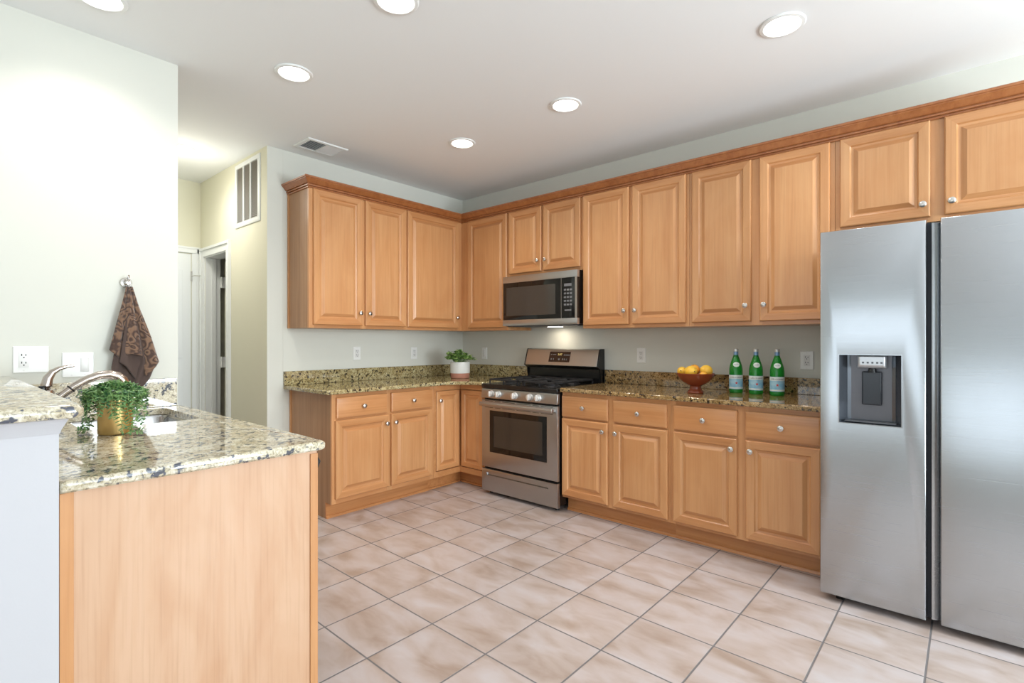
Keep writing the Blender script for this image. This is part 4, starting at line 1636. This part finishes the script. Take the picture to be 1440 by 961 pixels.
# ------------------------------------------------------------------ fruit bowl
bx, by = 2.606, -.378
bz = CT1 + .0005
m = MB().lathe([(.050, 0), (.052, .004), (.050, .012), (.040, .022), (.034, .034), (.036, .048), (.062, .060), (.092, .082), (.112, .108), (.121, .128), (.118, .131), (.112, .126),
                (.102, .106), (.082, .082), (.05, .066), (.015, .062)], n=48)
fb = m.build('fruit_bowl', M_BOWL, loc=(bx, by, bz))
tag(fb, 'red-brown wooden footed bowl piled with yellow and orange fruit', 'bowl')
rv_ = Vector((.755, .656, 0))      # along the picture's horizontal, used only to spread the fruit
fw_ = Vector((-.656, .755, 0))


def fruit(name, label, u, f, z, r, mat, ln=1.0, rot=(0, 0, 0)):
    prof = []
    n = 12
    for k in range(n + 1):
        a = PI * k / n
        rr = r * math.sin(a)
        h = -r * ln * math.cos(a)
        if k == n: rr, h = .0035, r * ln * 1.06
        if k == 0: rr = .003
        prof.append((rr, h))
    o = MB().lathe(prof, n=24).build(name, mat, angle=60)
    p = Vector((bx, by, bz)) + rv_ * u + fw_ * f
    o.location = (p.x, p.y, bz + z)
    o.rotation_euler = rot
    tag(o, label, 'fruit', 'fruit in the wooden bowl')
    MB().lathe([(.003, r * ln * 1.0), (.0035, r * ln * 1.075), (.001, r * ln * 1.08)], n=8).build('stem_end', M_SOIL, o)
    return o


fruit('lemon', 'large yellow lemon at the front left of the fruit bowl', -.045, -.040, .142, .038, M_LEMON, 1.2, (R(85), 0, R(50)))
fruit('lemon', 'yellow lemon at the right rim of the fruit bowl', .070, -.005, .146, .037, M_LEMON, 1.08, (R(70), 0, R(-60)))
fruit('lemon', 'small yellow lemon peeking at the far left of the fruit bowl', -.078, .030, .140, .031, M_LEMON, 1.1, (R(80), 0, R(10)))
fruit('orange', 'orange fruit at the back middle of the bowl between the lemons', .010, .050, .148, .036, M_ORANGE, 1.0, (R(30), 0, 0))
fruit('orange', 'orange fruit low at the front middle of the bowl', .028, -.062, .118, .026, M_ORANGE, 1.0, (R(-30), 0, 0))

# ------------------------------------------------------------------ bottles
PROFB = [(.030, .004), (.040, .000), (.0425, .004), (.0430, .012), (.0430, .150), (.0425, .165), (.0395, .185), (.033, .208), (.025, .232), (.0175, .252), (.0150, .262), (.0145, .285), (.0140, .286)]


def bottle_r(z):
    for (a, za), (b_, zb) in zip(PROFB[2:-1], PROFB[3:]):
        if za <= z <= zb: return a + (b_ - a) * (z - za) / (zb - za)
    return .014


def make_bottle(loc, label, rotz):
    t = thing('water_bottle', label, 'bottle', loc, rotz, 'green sparkling water bottles')
    MB().lathe(PROFB, n=40).build('glass_body', M_BOTTLE, t)
    MB().lathe([(.0160, .250), (.0152, .262), (.0152, .284)], n=28, cap0=False, cap1=False).build('neck_foil', M_BLUEF, t)
    MB().lathe([(.0165, .2845), (.0168, .287), (.0165, .301), (.0145, .3035)], n=28).build('cap', M_CAPM, t)
    lb = MB().lathe([(.0434, .028), (.0436, .030), (.0436, .122), (.0434, .124)], n=40, cap0=False, cap1=False).build('label_band', M_LABEL, t)
    # pale header strip and red star on the band
    MB().lathe([(.04375, .098), (.04385, .099), (.04385, .1215), (.04375, .1225)], n=40, cap0=False, cap1=False).build('label_header', M_LABELW, lb)
    MB().lathe([(.04375, .0315), (.04385, .032), (.04385, .0405), (.04375, .041)], n=40, cap0=False, cap1=False).build('label_footer', M_LABELW, lb)
    me = text_mesh('S.PELLEGRINO', .0132, spacing=1.0)
    for v in me.vertices:
        a = v.co.x / .0440
        r_ = .0440 + v.co.z
        z = v.co.y + .104
        v.co = (r_ * math.sin(a), -r_ * math.cos(a), z)
    me.materials.clear()
    me.materials.append(M_LABELB)
    o = bpy.data.objects.new('label_text', me)
    COL.objects.link(o)
    o.parent = lb
    # star
    s = MB()
    k = 10
    rin, rout = .0048, .0100
    pts = []
    for i in range(k):
        a = PI / 2 + 2 * PI * i / k
        q = rout if i % 2 == 0 else rin
        pts.append((q * math.cos(a), q * math.sin(a)))
    rr = []
    for off in (.0437, .0441):
        rr.append([(off * math.sin(x / .044), -off * math.cos(x / .044), .070 + z) for x, z in pts])
    s.loft(rr)
    s.build('label_star', M_LABELR, lb)
    # oval shoulder label wrapped on the slope
    ov = MB()
    n = 28
    grid = [[None] * n for _ in range(6)]
    for j in range(6):
        q = j / 5
        for i in range(n):
            a = 2 * PI * i / n
            x = .0215 * q * math.cos(a)
            z = .196 + .0165 * q * math.sin(a)
            r_ = bottle_r(z) + .0008
            ang = x / max(r_, .02)
            grid[j][i] = (r_ * math.sin(ang), -r_ * math.cos(ang), z)
    ov.loft([grid[j] for j in range(6)], cap0=False, cap1=False)
    no = ov.build('neck_label', M_LABELW, t, angle=80)
    me = text_mesh('S.PELLEGRINO', .0052)
    for v in me.vertices:
        z = .1950 + v.co.y
        r_ = bottle_r(z) + .0012 + v.co.z
        a = v.co.x / r_
        v.co = (r_ * math.sin(a), -r_ * math.cos(a), z)
    me.materials.clear()
    me.materials.append(M_LABELB)
    o = bpy.data.objects.new('label_text', me)
    COL.objects.link(o)
    o.parent = no
    return t


bb = make_bottle((2.800, -.185, CT1 + .0005), 'green sparkling water bottle nearest the fruit bowl', R(22))
bb.scale = (.96, .96, .955)
for x, y, lab, rz in ((2.926, -.193, 'green sparkling water bottle in the middle of the three', 24), (3.052, -.200, 'green sparkling water bottle nearest the refrigerator', 16)):
    c = copy_tree(bb)
    c.location = (x, y, CT1 + .0005)
    c.rotation_euler = (0, 0, R(rz))
    c['label'] = lab
